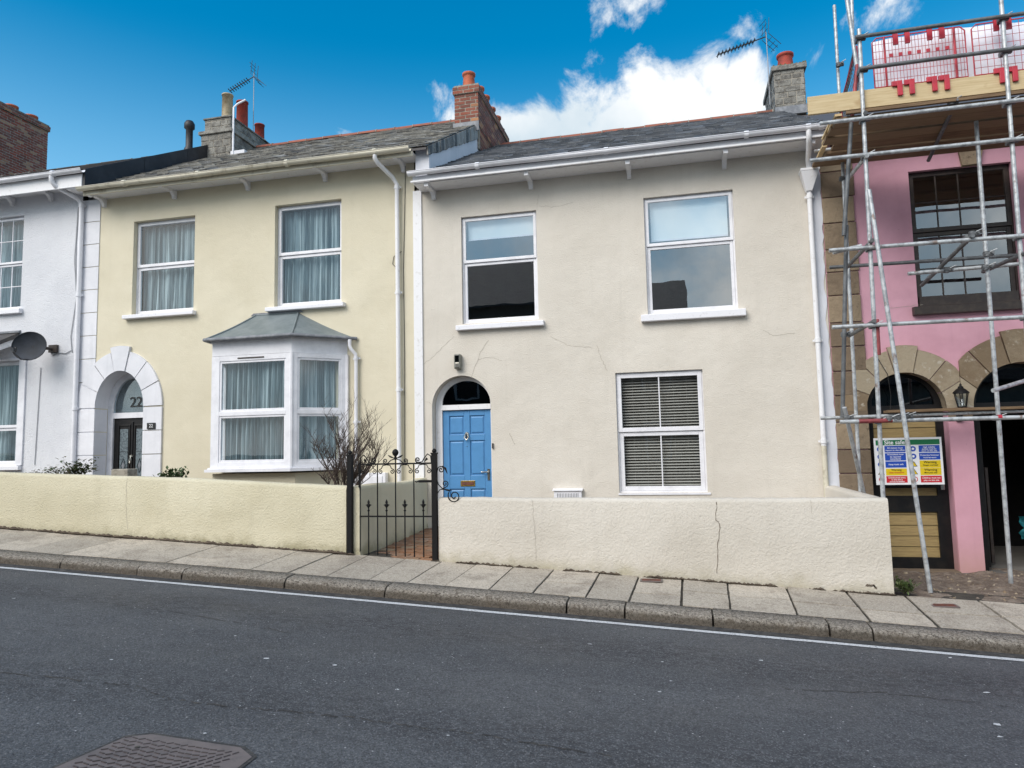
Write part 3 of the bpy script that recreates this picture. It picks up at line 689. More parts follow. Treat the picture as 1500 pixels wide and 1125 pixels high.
# bay window
zb0,zb1=1.36,3.38; A=(-7.56,0.,); 
FL,FR_,BD=-7.45,-6.02,-.60; WR=-5.36; WLf=-7.62
g=M().m('render_yellow'); g.prism_x([(-.5,.3),(-.5,1.3),(0,1.3),(0,.3)],-7.5,-6.0); 
g.hexa([(-6.0,-.5,.3),(-5.5,0.,.3),(-6.0,0.,.3),(-6.0,-.2,.3)],[(-6.0,-.5,1.3),(-5.5,0,1.3),(-6.0,0,1.3),(-6.0,-.2,1.3)])
bay=g.build('bay_window',YH,label='white framed bay window with lead roof beside the black door')
def lightpane(par,p0,p1,z0,z1,f,mat='white_pvc',gl='glass',dep=.05,split=None,seed=0):
    """framed lights along segment p0-p1"""
    p0=Vector(p0); p1=Vector(p1); d=(p1-p0); L=d.length; d.normalize(); n=Vector((d.y,-d.x))   # outward = towards -Y side
    def bx(mb,a,b,za,zb_,o0,o1):
        q=[p0+d*a+n*o0,p0+d*b+n*o0,p0+d*b+n*o1,p0+d*a+n*o1]
        mb.hexa([(v.x,v.y,za) for v in q],[(v.x,v.y,zb_) for v in q])
    m_=M().m(mat)
    bx(m_,0,f,z0,z1,.02,-dep); bx(m_,L-f,L,z0,z1,.02,-dep); bx(m_,f,L-f,z1-f,z1,.02,-dep); bx(m_,f,L-f,z0,z0+f,.02,-dep)
    zm=split; bx(m_,f,L-f,zm-.035,zm+.035,.02,-dep)
    for (a,b) in ((z0+f,zm-.035),(zm+.035,z1-f)):
        e=.035; bx(m_,f,f+e,a,b,.008,-dep+.01); bx(m_,L-f-e,L-f,a,b,.008,-dep+.01); bx(m_,f+e,L-f-e,b-e,b,.008,-dep+.01); bx(m_,f+e,L-f-e,a,a+e,.008,-dep+.01)
    o=m_.build('window_frame',par,bevel=.004)
    for (a,b) in ((z0+f,zm-.035),(zm+.035,z1-f)):
        q0=p0+d*(f+.035)-n*.01; q1=p0+d*(L-f-.035)-n*.01; a+=.035; b-=.035
        M().m(gl).quad((q0.x,q0.y,a),(q1.x,q1.y,a),(q1.x,q1.y,b),(q0.x,q0.y,b)).build('pane',par)
# side light stands on left wall (hardly seen), front light, canted right light
lightpane(bay,(FL+.05,BD),(FR_,BD),1.40,3.22,.085,split=2.27)
lightpane(bay,(FR_+.02,BD+.005),(WR,0.-.03),1.40,3.22,.075,split=2.27)
lightpane(bay,(WLf,-.02),(FL,BD+.01),1.40,3.22,.07,split=2.27)
g=M().m('white_pvc'); g.tube([(FR_+.01,BD-.005,1.4),(FR_+.01,BD-.005,3.22)],.035,8,smooth=False); g.build('corner_post',bay); M().m('white_pvc').box(WR-.02,WR+.05,-.05,0,1.4,3.22).build('corner_post',bay,bevel=.003); M().m('white_pvc').box(FL-.02,FL+.06,BD-.012,BD+.06,1.4,3.22).build('corner_post',bay,bevel=.003)
def ring(mb,pts,z0,z1,th):
    """band following the bay outline"""
    mb.add([(x,y,z) for z in (z0,z1) for x,y in pts],[(i,i+1,len(pts)+i+1,len(pts)+i) for i in range(len(pts)-1)])
    mb.add([(x,y,z1) for x,y in pts],[tuple(range(len(pts)))]); mb.add([(x,y,z0) for x,y in pts],[tuple(range(len(pts)-1,-1,-1))])
bo=lambda e:[(WLf-e,0),(FL-e*.8,BD-e),(FR_+e*.5,BD-e),(WR+e*1.3,0)]
g=M().m('white_pvc'); ring(g,bo(.015),3.225,3.46,0); g.m('white_pvc'); ring(g,bo(.04),3.44,3.475,0); g.build('bay_fascia',bay,bevel=.004)
g=M().m('white_pvc'); ring(g,bo(.09),1.33,1.375,0); ring(g,bo(.05),1.376,1.40,0); g.build('bay_sill',bay,bevel=.006)
M().m('brown_black').box(-6.98,-6.5,BD-.03,BD-.021,3.165,3.185).build('trickle_vent',bay)
g=M().m('lead_roof'); e=.12; ev=[(WLf-.03,0,3.50),(FL-.06,BD-e,3.50),(FR_+e*.6,BD-e,3.50),(WR+.16,0,3.50)]; tl=(-7.05,0,4.0); tr=(-6.25,0,4.0)
def cur(a,b,k=7):
    a=Vector(a); b=Vector(b); return [tuple(a.lerp(b,t)-Vector((0,0,.025*math.sin(PI*t)))) for t in fr(0,1,k)]
c0,c1,c2,c3=cur(ev[0],tl),cur(ev[1],tl),cur(ev[2],tr),cur(ev[3],tr)
for a,b in ((c0,c1),(c1,c2),(c2,c3)): 
    n=len(a); g.add(a+b,[(i,n+i,n+i+1,i+1) for i in range(n-1)],True)
for c in (c1,c2): g.tube([(p[0],p[1],p[2]+.006) for p in c],.016,6)
g.tube([tl,tr],.02,6)
for t in (.33,.66): pass
g.m('lead').prism_y([(-7.15,4.0),(-6.15,4.0),(-6.2,4.035),(-7.1,4.035)],-.012,0)
g.build('bay_roof',bay)
g=M().m('lead'); k=[(x,y,3.485) for x,y in [(WLf-.05,-.01),(FL-.07,BD-.15),(FR_+.10,BD-.15),(WR+.2,-.02)]]; g.tube(k,.03,8); g.build('bay_gutter',bay)
pipe(YH,[(-5.24,-.12,3.46),(-5.24,-.12,3.36),(-5.22,-.11,3.3),(-5.16,-.07,3.22),(-5.155,-.06,3.1),(-5.155,-.06,.9)],'white_pvc',.03,[(-5.155,-.06,3.15),(-5.155,-.06,2.1)],lab='short white downpipe beside the bay')
curtain(FL+.15,FR_-.05,1.5,3.12,BD+.16,'pale net curtain across the front of the bay window',gap=None,seed=9,pleats=10)
# curtain in the canted side
def curtain_seg(p0,p1,z0,z1,lab,seed):
    rr=random.Random(seed); p0=Vector(p0); p1=Vector(p1); n=110; d=p1-p0; nn=Vector((d.y,-d.x)).normalized(); t=M().m('netting_curtain'); vs=[]
    for j in range(7):
        for i in range(n+1):
            s_=i/n; q=p0+d*s_+nn*(.018*math.sin(s_*44+j*.2)+.012*math.sin(s_*71+1)); vs.append((q.x,q.y,z0+(z1-z0)*j/6))
    t.add(vs,[(j*(n+1)+i,j*(n+1)+i+1,(j+1)*(n+1)+i+1,(j+1)*(n+1)+i) for j in range(6) for i in range(n)],True)
    t.build('net_curtain',label=lab,cat='curtain',group='pale net curtains in the windows')
curtain_seg((FR_+.02,BD+.2),(WR-.05,.12),1.5,3.12,'pale net curtain in the slanted right side of the bay',4)
# eaves
roof(YH,-10.32,-3.76,-.43,6.46,4,9.0,'slate_old',lab='old mottled grey slate roof with lichen')
ridge(YH,-9.7,-4.3,4,9.03,'ridge_tile',.085)
gutter(YH,-10.38,-4.02,-.48,6.45,'cream_gutter',.06,joints=(-9.4,-7.9,-6.2,-4.62))
g=M().m('cream_gutter'); g.box(-10.34,-4.0,-.415,-.385,6.335,6.46); g.m('white_paint').box(-10.34,-4.0,-.384,.0,6.395,6.41); g.build('fascia',YH,bevel=.003)
for x in (-10.24,-8.73,-7.23,-5.74,-4.31): bracket(YH,x,-.384,6.394,'white_paint')
pipe(YH,[(-4.62,-.48,6.40),(-4.62,-.48,6.34),(-4.60,-.42,6.28),(-4.46,-.14,6.13),(-4.41,-.075,6.03),(-4.41,-.07,5.5),(-4.40,-.07,.5)],'white_paint',.036,[(-4.41,-.07,5.98),(-4.405,-.07,4.2),(-4.40,-.07,2.6)],lab='long white downpipe at right end of the yellow wall')
pp=M().m('cable'); 
for x0,x1 in ((-4.28,-4.33),):
    pp.tube([(x0,-.012,6.35),(x0-.02,-.012,5.6),(x1,-.012,4.6),(x1+.01,-.012,3.2),(x1,-.012,1.4)],.005,5)
pp.tube([(-4.36,-.012,4.9),(-4.5,-.012,4.82),(-4.52,-.012,4.7),(-4.44,-.012,4.62)],.005,5); pp.build('cable',YH)
g=M().m('white_paint'); g.box(-4.15,-4.0,-.028,0,.6,5.90); g.build('party_wall_strip',YH,bevel=.004)
g=M().m('white_pvc'); g.box(-5.2,-4.62,-.12,0,.75,1.27); g.m('white_pvc').box(-5.15,-4.67,-.132,-.12,.8,1.22); g.build('meter_box',YH,bevel=.01)
# gable upstand with slate hung verge and white render beneath
g=M().m('slate_hung')
ye,ze,yr,zr=-.40,6.46,3.1,8.50
n=34
for i in range(n):
    t0,t1=i/n,(i+1)/n; ya,yb_=ye+(yr-ye)*t0,ye+(yr-ye)*t1; za=ze+(9.0-6.46)/4.43*(ya+.43)-.0; zb_=ze+(9.0-6.46)/4.43*(yb_+.43)
    h=.13+.17*t0+random.uniform(-.01,.015); e=random.uniform(0,.008)
    g.hexa([(-3.762,ya+.004,za-.03-h),(-3.742+e,ya+.004,za-.03-h),(-3.742+e,yb_-.004,zb_-.03-h),(-3.762,yb_-.004,zb_-.03-h)],[(-3.762,ya+.004,za-.01),(-3.747+e,ya+.004,za-.01),(-3.747+e,yb_-.004,zb_-.01),(-3.762,yb_-.004,zb_-.01)])
g.build('slate_hung_verge',YH)
g=M().m('white_masonry'); sl=(9.0-6.46)/4.43
def zy(y): return 6.46+sl*(y+.43)
def zc(y): return 6.03+(8.33-6.03)/4.43*(y+.43)
g.prism_x([(-.28,zc(-.28)-.2),(4.3,zc(4.0)-.2),(4.3,zy(4.)-.05),(4,zy(4)-.04),(-.28,zy(-.28)-.04)],-4.0,-3.765)
g.build('gable_render',YH)
# stone chimney on the left of the yellow ridge
sx0,sx1=-10.5,-9.72
ch=M().m('mortar'); 
def rubble(ch,x0,x1,y0,y1,z0,z1,h,mat):
    ch.m('mortar').box(x0,x1,y0,y1,z0,z1,r=.5); ch.m(mat); z=z0
    while z<z1-.03:
        hh=min(h*random.uniform(.8,1.2),z1-z); 
        for face in 'fLR':
            a,b=(x0,x1) if face=='f' else (y0,y1); x=a-random.uniform(0,.1)
            while x<b-.01:
                wd=random.uniform(.12,.3); p,q_=max(a,x)+.006,min(b,x+wd)-.006; x+=wd
                if q_-p<.02: continue
                e=random.uniform(.004,.014)
                if face=='f': ch.box(p,q_,y0-e,y0+.02,z+.005,z+hh-.005)
                elif face=='R': ch.box(x1-.02,x1+e,p,q_,z+.005,z+hh-.005)
                else: ch.box(x0-e,x0+.02,p,q_,z+.005,z+hh-.005)
        z+=hh
rubble(ch,sx0,sx1,3.0,4.9,8.2,8.98,.16,'lichen_stone'); ch.m('lichen_stone').box(sx0-.05,sx1+.05,2.95,4.95,8.98,9.06); rubble(ch,sx0+.05,sx1-.05,3.05,4.85,9.06,9.36,.14,'lichen_stone'); ch.m('lichen_stone').box(sx0+.02,sx1-.02,3.02,4.88,9.36,9.40)
cho=ch.build('chimney',YH,label='lichen covered stone chimney with one buff and two red pots',bevel=.008,seg=1)
pot(cho,-9.98,3.22,9.40,.60,.125,'buff_pot',rim=False); pot(cho,-9.95,3.75,9.40,.68,.135,'terracotta_red',rim=False); pot(cho,-9.9,4.4,9.38,.42,.12,'terracotta_red',rim=False)
M().m('white_masonry').box(sx1-.06,sx1+.35,3.0,4.2,8.35,8.52).prism_x([(2.6,8.1),(3.8,8.8),(4.7,8.8),(4.7,8.3)],sx1,sx1+.02).build('chimney_flashing',cho)
M().m('white_pvc').tube([(sx1+.06,3.0,8.3),(sx1+.06,3.0,9.55),(sx1+.12,3.05,9.65),(sx1+.3,3.1,9.75)],.022,8).build('flue_pipe',cho)
# brick chimney on the right of the yellow ridge
ch=M(); bx0,bx1=-4.20,-3.70
bricks(ch,bx0,bx1,2.5,5.1,8.15,8.83,'brick_old',faces='fLR'); bricks(ch,bx0-.03,bx1+.03,2.47,5.13,8.83,8.98,'brick_old'); ch.m('mortar').box(bx0-.01,bx1+.01,2.5,5.1,8.98,9.02)
cho=ch.build('chimney',YH,label='red brick chimney with a row of terracotta pots above the gable')
M().m('lead').box(bx0-.02,bx1+.02,2.44,2.47,8.0,8.2).build('chimney_flashing',cho)
pot(cho,-3.95,2.72,9.0,.36,.135,'terracotta')
for k,yy in enumerate((3.15,3.6,4.1,4.6)): pot(cho,-3.86,yy,9.0,.26+.03*(k%2),.12,'terracotta')
def bricky(par,x0,x1,y0,y1,za,zb_):
    g=M().m('mortar'); 
    return g
g=M(); bricks(g,-3.76,-3.715,2.62,5.1,7.7,8.15,'brick_old',faces='R'); g.build('brick_gable',YH)
# ---- aerials
def aerial(base,tip,mast0,lab,els=9,mat='cable_grey'):
    b=Vector(base); t_=Vector(tip); a=thing('aerial',mast0,lab,'aerial','television aerials on the chimneys')
    M().m(mat).tube([mast0,(mast0[0],mast0[1],b.z+.1)],.009,6).build('mast',a)
    g=M().m('cable'); g.tube([b,t_],.012,6); d=(t_-b).normalized(); s_=d.cross(Vector((0,0,1))).normalized(); u=s_.cross(d)
    for k in range(els):
        c=b+(t_-b)*(.25+.75*k/(els-1)); l=.085; 
        for q in (s_,):
            g.tube([c-q*l,c+q*l],.006,4); g.tube([c-q*l*.8+u*.03,c+q*l*.8-u*.03],.009,4)
        g.lathe(tuple(c-Vector((0,0,.015))),[(.016,0),(.016,.03)],6)
    g.build('director_boom',a)
    r_=M().m('cable'); 
    for sg in (-1,1):
        c=b+u*sg*.0; e=b-d*.04+u*sg*.30
        for q in (-.13,0,.13): r_.tube([b+s_*q,e+s_*q-d*.12],.006,4)
        for w_ in (.1,.2,.29): r_.tube([b+u*sg*w_-d*w_*.28-s_*.13,b+u*sg*w_-d*w_*.28+s_*.13],.005,4)
    r_.build('reflector',a); return a
aerial(at(372,112,4.0),at(337,133,4.0),(at(372,112,4.0).x,4.0,9.38),'small television aerial behind the stone chimney of the yellow house')
aerial(at(1121,54,4.0),at(1052,80,3.6),(at(1121,54,4.0).x+.02,4.0,8.5),'larger television aerial beside the stone chimney of the cream house',els=11)

# ================================================================== CREAM HOUSE
CH=thing('house',(-1.,0,.4),'cream rendered terraced house with a bright blue panelled front door','house')
XL,XR=-4.13,2.13
oL=(-3.33,-2.08,3.62,5.38); oR=(-.40,.915,3.585,5.40); oG=(-.92,.36,.915,2.72)
cdoor=arch(-3.86,-2.88,-.2,2.30,24,.49)
w=M().m('render_cream'); w.wall(rect(XL,XR,-.6,5.90),[rect(*oL),rect(*oR),rect(*oG),cdoor],0,[.09,.09,.09,.2])
crack(w,[(665,492),(640,518),(618,535)],-.002,.006); crack(w,[(716,498),(702,520),(690,553)],-.002,.008); crack(w,[(700,527),(716,523),(735,528)],-.002,.007)
crack(w,[(806,493),(830,505),(868,510)],-.002,.006); crack(w,[(874,505),(882,528),(890,543)],-.002,.007); crack(w,[(790,302),(812,303),(840,296)],-.002,.006); crack(w,[(1118,484),(1132,491),(1165,488)],-.002,.006)
crack(w,[(746,634),(754,651)],-.002,.01); crack(w,[(622,588),(634,592)],-.002,.005)
crack(w,[(787,300),(789,285)],-.002,.004)
w.build('wall',CH)
hull(CH,XL,XR,-.6,5.90,4,8.2,'render_cream')
sash(CH,*oL,.055,4.62,gl='glass_clear',sill=(-3.42,-1.99,3.51,3.60,-.09),fw=.045,lab='white sash style window above the blue door, roller blind partly down',offs=(0,0))
sash(CH,*oR,.055,4.64,gl='glass_clear',sill=(-.50,1.01,3.47,3.585,-.09),fw=.045,lab='white sash style window at upper right, blind covers its top light')
wg=sash(CH,*oG,.05,1.82,gl='glass_blind',bars=(2,1),fw=.06,lab='white ground floor window with venetian blinds')
M().m('white_pvc').box(-.93,.40,-.015,.05,.885,.913).build('sill',wg)
def roller(x0,x1,z0,z1,y,lab):
    t=thing('roller_blind',((x0+x1)/2,y,z1),lab,'blind','pale roller blinds upstairs')
    M().m('roller').box(x0,x1,y,y+.004,z0,z1).build('fabric',t); M().m('white_pvc').box(x0,x1,y-.004,y+.008,z0-.03,z0-.001).build('bottom_bar',t)
    M().m('white_pvc').tube([(x0,y+.02,z1),(x1,y+.02,z1)],.02,8).build('roller',t)
roller(-3.25,-2.16,5.05,5.34,.15,'pale roller blind covering only the top of window over blue door')
roller(-.31,.83,4.77,5.36,.15,'pale roller blind filling the top light of upper right window')
def venetian(x0,x1,z0,z1,y,lab):
    t=thing('venetian_blind',((x0+x1)/2,y,z1),lab,'blind','venetian blinds in the ground floor window')
    s=M().m('blind_slat'); z=z0+.02
    while z<z1-.02:
        s.hexa([(x0,y-.02,z-.0105),(x1,y-.02,z-.0105),(x1,y+.02,z+.0085),(x0,y+.02,z+.0085)],[(x0,y-.02,z-.009),(x1,y-.02,z-.009),(x1,y+.02,z+.010),(x0,y+.02,z+.010)]); z+=.043
    s.build('slats',t); h=M().m('blind_slat').box(x0,x1,y-.02,y+.02,z1-.02,z1); h.build('head_rail',t)
    M().m('blind_slat').tube([(x0+.2,y,z0),(x0+.2,y,z1)],.002,4).tube([(x1-.2,y,z0),(x1-.2,y,z1)],.002,4).build('cords',t)
mid=(oG[0]+oG[1])/2
for a,b,s_ in ((oG[0]+.04,mid-.008,'left'),(mid+.008,oG[1]-.04,'right')): venetian(a,b,oG[2]+.05,oG[3]-.05,.15,'cream slatted blind, %s half of the ground floor window'%s_)
M().m('interior').box(oG[0]+.01,oG[1]-.01,.30,.31,oG[2],oG[3]).build('room_shade_backing',wg)  # dark sheet added behind the slats, stands in for the room's shade
# blue door
f=M().m('white_paint'); f.wall(arch(-3.855,-2.885,.3,2.30,24,.485),[arch(-3.745,-2.93,2.335,2.345,22,.375),rect(-3.745,-2.93,.3,2.25)],.155,.06); f.box(-3.75,-2.925,.14,.156,2.252,2.333); fo=f.build('door_frame',CH)
M().m('glass_dark').prism_y(arch(-3.745,-2.93,2.335,2.345,22,.375),.185,.19).build('fanlight',fo)
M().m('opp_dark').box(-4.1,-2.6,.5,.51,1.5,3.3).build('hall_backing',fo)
d=M().m('blue_door'); x0,x1=-3.74,-2.935; cx=(x0+x1)/2; d.box(x0,x1,.20,.235,.36,2.245)
st=.105; rails=[(.36,.56),(.87-.0+.14,1.13+.0),(1.66,1.76),(2.14,2.245)]
rails=[(.36,.50),(.985,1.20),(1.755,1.855),(2.155,2.245)]
for a,b in rails: d.box(x0+st,cx-.05,.18,.20,a,b).box(cx+.05,x1-st,.18,.20,a,b)
d.box(x0,x0+st,.18,.20,.36,2.245).box(x1-st,x1,.18,.20,.36,2.245).box(cx-.05,cx+.05,.18,.20,.36,2.245)
for (a,b) in ((.50,.985),(1.20,1.755),(1.855,2.155)):
    for (u,v) in ((x0+st,cx-.05),(cx+.05,x1-st)):
        i=.035; d.hexa([(u+.012,.2,a+.012),(v-.012,.2,a+.012),(v-.012,.2,b-.012),(u+.012,.2,b-.012)],[(u+i,.186,a+i),(v-i,.186,a+i),(v-i,.186,b-i),(u+i,.186,b-i)])
do=d.build('door',CH,bevel=.006)
zl=1.12-.02; g=M().m('brass'); g.box(cx-.115,cx+.125,.172,.18,1.025,1.115); g.m('rust').box(cx-.095,cx+.105,.168,.172,1.045,1.095); g.build('letter_plate',do,bevel=.003)
g=M().m('chrome'); g.lathe((cx,.18,1.86),[(.036,0),(.03,-.02),(.012,-.03)],14,'y'); g.tube([(cx-.02,.155,1.85),(cx-.035,.148,1.80),(cx,.145,1.76),(cx+.035,.148,1.80),(cx+.02,.155,1.85)],.010,8); g.m('brown_black').lathe((cx,.18,1.805),[(.02,0),(.018,-.012)],10,'y'); g.m('chrome').lathe((cx,.18,1.66),[(.008,0),(.006,-.006)],8,'y'); g.build('door_knocker',do)
g=M().m('chrome'); g.box(x1-.07,x1-.03,.170,.18,1.12,1.30); g.tube([(x1-.05,.17,1.25),(x1-.05,.135,1.25),(x1-.16,.13,1.25)],.011,8); g.build('handle',do)
M().m('brown_black').box(-2.872,-2.85,-.03,0,1.62,1.70).build('doorbell',CH,bevel=.003)
M().m('mortar').box(-3.85,-2.88,-.3,.15,.1,.35).build('door_step',CH,bevel=.01)
# wall light
t=thing('wall_light',(-3.40,-.07,2.9),'small grey bulkhead light over the arched blue door','wall light')
g=M().m('lamp_grey'); g.box(-3.455,-3.345,-.10,0,2.89,3.13); g.build('casing',t,bevel=.02,seg=3)
g=M().m('glass_dark').box(-3.435,-3.365,-.112,-.10,3.0,3.11); g.build('lens',t,bevel=.004); M().m('chrome').box(-3.435,-3.365,-.108,-.10,2.91,2.985).build('cover',t,bevel=.006)
# vent box
g=M().m('white_pvc'); g.box(-1.90,-1.48,-.07,0,.84,.96)
g.hexa([(-1.92,-.09,.955),(-1.46,-.09,.955),(-1.46,0,.965),(-1.92,0,.965)],[(-1.92,-.09,.97),(-1.46,-.09,.97),(-1.46,0,.99),(-1.92,0,.99)])
g.m('lead')
for i in range(14):
    x=-1.85+i*.024
    g.box(x,x+.01,-.073,-.070,.86,.92)
g.build('vent_box',CH,bevel=.003)
# white patch strip on the right, ragged edge
g=M().m('patch_white'); rr=[]; z=.6
Lp=[];
while z<5.9: Lp.append((2.115+random.uniform(-.012,.03)+.02*math.sin(z*1.3),z)); z+=.11
g.prism_y([(2.0,.6)]+Lp+[(2.0,5.9)],-.012,-.001)
g.build('render_patch',CH)
# eaves
roof(CH,-3.76,2.27,-.43,6.03,4,8.33,'slate_cream',lab='blue grey slate roof with red ridge tiles')
ridge(CH,-3.6,2.1,4,8.35,'ridge_tile',.075)
gutter(CH,-4.05,2.19,-.49,6.02,'white_pvc',.054,joints=(-2.9,-.9,1.1,1.93,2.1))
g=M().m('white_paint'); g.box(-4.0,2.17,-.42,-.385,5.885,5.985); g.box(-4.02,2.17,-.46,-.42,5.87,5.90); g.m('white_paint').box(-4.0,2.17,-.384,0,5.868,5.884); g.build('fascia',CH,bevel=.004)
for x in (-3.78,-2.15,-.6,.81,1.99): bracket(CH,x,-.384,5.867,'white_paint')
hp=(1.98,-.09,5.52)
pipe(CH,[(1.93,-.49,5.97),(1.93,-.49,5.88),(1.935,-.44,5.82),(1.96,-.16,5.66),(1.975,-.10,5.58)],'white_paint',.036,name='swan_neck')
g=M().m('white_paint'); g.hexa([(1.92,-.13,5.22),(2.0,-.13,5.22),(2.0,-.03,5.22),(1.92,-.03,5.22)],[(1.85,-.20,5.50),(2.10,-.20,5.50),(2.10,-.01,5.50),(1.85,-.01,5.50)]); g.box(1.845,2.105,-.205,-.005,5.50,5.54); g.build('rainwater_hopper',CH,bevel=.006)
pipe(CH,[(1.965,-.08,5.24),(1.965,-.075,5.0),(1.96,-.07,3.0),(1.955,-.07,1.55)],'white_paint',.036,[(1.965,-.075,5.15),(1.96,-.07,3.05),(1.955,-.07,1.62)],lab='long white downpipe at the right end of the cream wall')
pipe(CH,[(1.955,-.07,1.56),(1.95,-.07,.4)],'cream_gutter',.036,name='lower_downpipe')
g=M(); cx0,cx1=2.12,2.68
rubble(g,cx0,cx1,3.6,5.0,8.05,8.98,.13,'lichen_stone'); g.m('lichen_stone').box(cx0-.05,cx1+.05,3.55,5.05,8.98,9.08)
cho=g.build('chimney',CH,label='grey rubble stone chimney with single terracotta pot',bevel=.008,seg=1)
g=M().m('lead').box(cx0-.02,cx1+.02,3.55,3.588,8.05,8.22); g.build('chimney_flashing',cho)
pot(cho,2.40,3.95,9.08,.40,.165,'terracotta_red')
g=M().m('leaf_dry')
for i in range(120):
    x=random.uniform(cx0-.02,cx1+.04); y=random.uniform(3.55,3.75); z=9.08; s_=random.uniform(.01,.03)
    g.add([(x-s_,y,z),(x+s_,y+.01,z),(x+random.uniform(-.01,.01),y,z+s_*1.4)],[(0,1,2)])
g.build('moss_tuft',cho)

# ================================================================== WHITE HOUSE (left)
WH=thing('house',(-14,0,.8),'white painted terraced house cut off by the left edge','house')
XL,XR=-20.,-10.745
o1=(-13.55,-12.09,4.45,6.28); o2=(-13.6,-12.03,1.5,3.46)
w=M().m('render_white'); w.wall(rect(XL,XR,-.6,6.7),[rect(*o1),rect(*o2)],0,.12)
w.build('wall',WH)
hull(WH,XL,XR,-.6,6.7,4,9.2,'render_white')
sash(WH,*o1,.07,5.36,bars=(5,2),fw=.04,sill=(-13.6,-12.03,4.36,4.46,-.08),lab='white georgian barred window upstairs')
sash(WH,*o2,.06,2.2,fw=.05,sill=(-13.7,-11.9,1.41,1.5,-.08),lab='white ground floor window with pale curtains')
g=M().m('white_pvc'); g.box(-12.03,-11.88,-.03,0,1.5,3.5).box(-13.7,-12.03,-.03,0,3.46,3.5); g.build('window_surround',WH,bevel=.004)
curtain(-13.5,-12.1,1.55,3.4,.24,'pale curtains in the white house ground floor window',seed=21)
curtain(-13.5,-12.12,4.5,6.2,.24,'pale curtains behind small panes upstairs in the white house',seed=22)
# little slate canopy over the ground window
g=M().m('slate_dark'); g.prism_x([(-.62,3.62),(-.62,3.66),(0,4.0),(0,3.9)],-13.9,-12.08,r=.2); g.m('lead').prism_x([(-.05,3.99),(-.05,4.02),(0.0,4.04),(0,3.98)],-13.9,-12.05); g.m('white_paint').prism_x([(-.55,3.52),(-.55,3.62),(0,3.9),(0,3.78)],-13.85,-12.12); g.build('canopy',WH)
roof(WH,-20,-10.36,-.43,6.80,4,9.14,'slate_dark',lab='dark slate roof')
g=M().m('ridge_tile'); 
ridge(WH,-20,-10.5,4,9.15,'slate_dark',.06)
sw=(9.42-6.84)/4.43
g=M().m('felt'); g.prism_x([(-.40,6.44),(-.40,6.84),(4.0,9.30),(4.,8.95)],-10.37,-10.325); 
for t_ in (.33,.62): 
    y=-.4+4.4*t_; g.prism_x([(y,6.44+2.56*t_),(y,6.85+2.46*t_),(y+.03,6.865+2.46*t_),(y+.03,6.45+2.56*t_)],-10.322,-10.318)
g.build('felt_verge',WH)
gutter(WH,-20,-10.30,-.48,6.80,'white_pvc',.06,joints=(-12.2,-10.95))
g=M().m('white_paint'); g.box(-20,-10.38,-.415,-.385,6.52,6.78); g.box(-10.74,-10.38,-.384,.0,6.50,6.60); g.m('white_paint').box(-20,-10.75,-.384,0,6.64,6.655); g.build('fascia',WH,bevel=.003)
for x in (-13.2,-12.35,-11.45): bracket(WH,x,-.384,6.63,'white_paint')
pipe(WH,[(-10.98,-.48,6.75),(-10.98,-.48,6.66),(-10.95,-.42,6.58),(-10.74,-.12,6.42),(-10.70,-.075,6.34),(-10.70,-.07,6.1),(-10.69,-.07,.9)],'white_pvc',.042,[(-10.70,-.07,6.3),(-10.695,-.07,4.6),(-10.69,-.07,2.5)],lab='white downpipe beside the quoins')
g=M().m('cable_grey'); g.tube([(-10.82,-.012,6.3),(-10.86,-.012,5.6),(-10.84,-.012,5.0),(-10.80,-.012,4.6),(-10.84,-.012,4.3),(-10.90,-.012,3.85),(-10.86,-.012,3.55)],.007,5); g.tube([(-10.84,-.012,6.3),(-10.88,-.012,5.3),(-10.82,-.012,4.7)],.006,5)
g.tube([(-10.86,-.012,3.6),(-11.0,-.012,3.54),(-11.15,-.012,3.56),(-11.3,-.012,3.52)],.007,5); g.tube([(-11.55,-.012,3.3),(-11.60,-.012,1.5)],.007,5); g.build('cable',WH)
M().m('felt').lathe((at(277,215,3.2).x,3.2,8.55),[(.11,0),(.11,.25),(.08,.3),(.08,.72),(.12,.76),(.12,.86),(.08,.93),(.02,.95)],14).build('vent_pipe',WH)
# big brick stack further left
g=M(); bricks(g,-20.3,-19.08,3.6,6.95,8.2,11.92,'brick_red',faces='fR',bl=.225,bh=.078); bricks(g,-20.34,-19.03,3.56,6.99,11.92,12.08,'brick_old',faces='fR'); g.m('lichen_stone').box(-20.32,-19.05,3.6,6.96,12.08,12.12)
cho=g.build('chimney',WH,label='broad red brick stack with short terracotta pots')
for k in range(5): pot(cho,-19.4,3.9+k*.68,12.10,.22,.19,'terracotta')
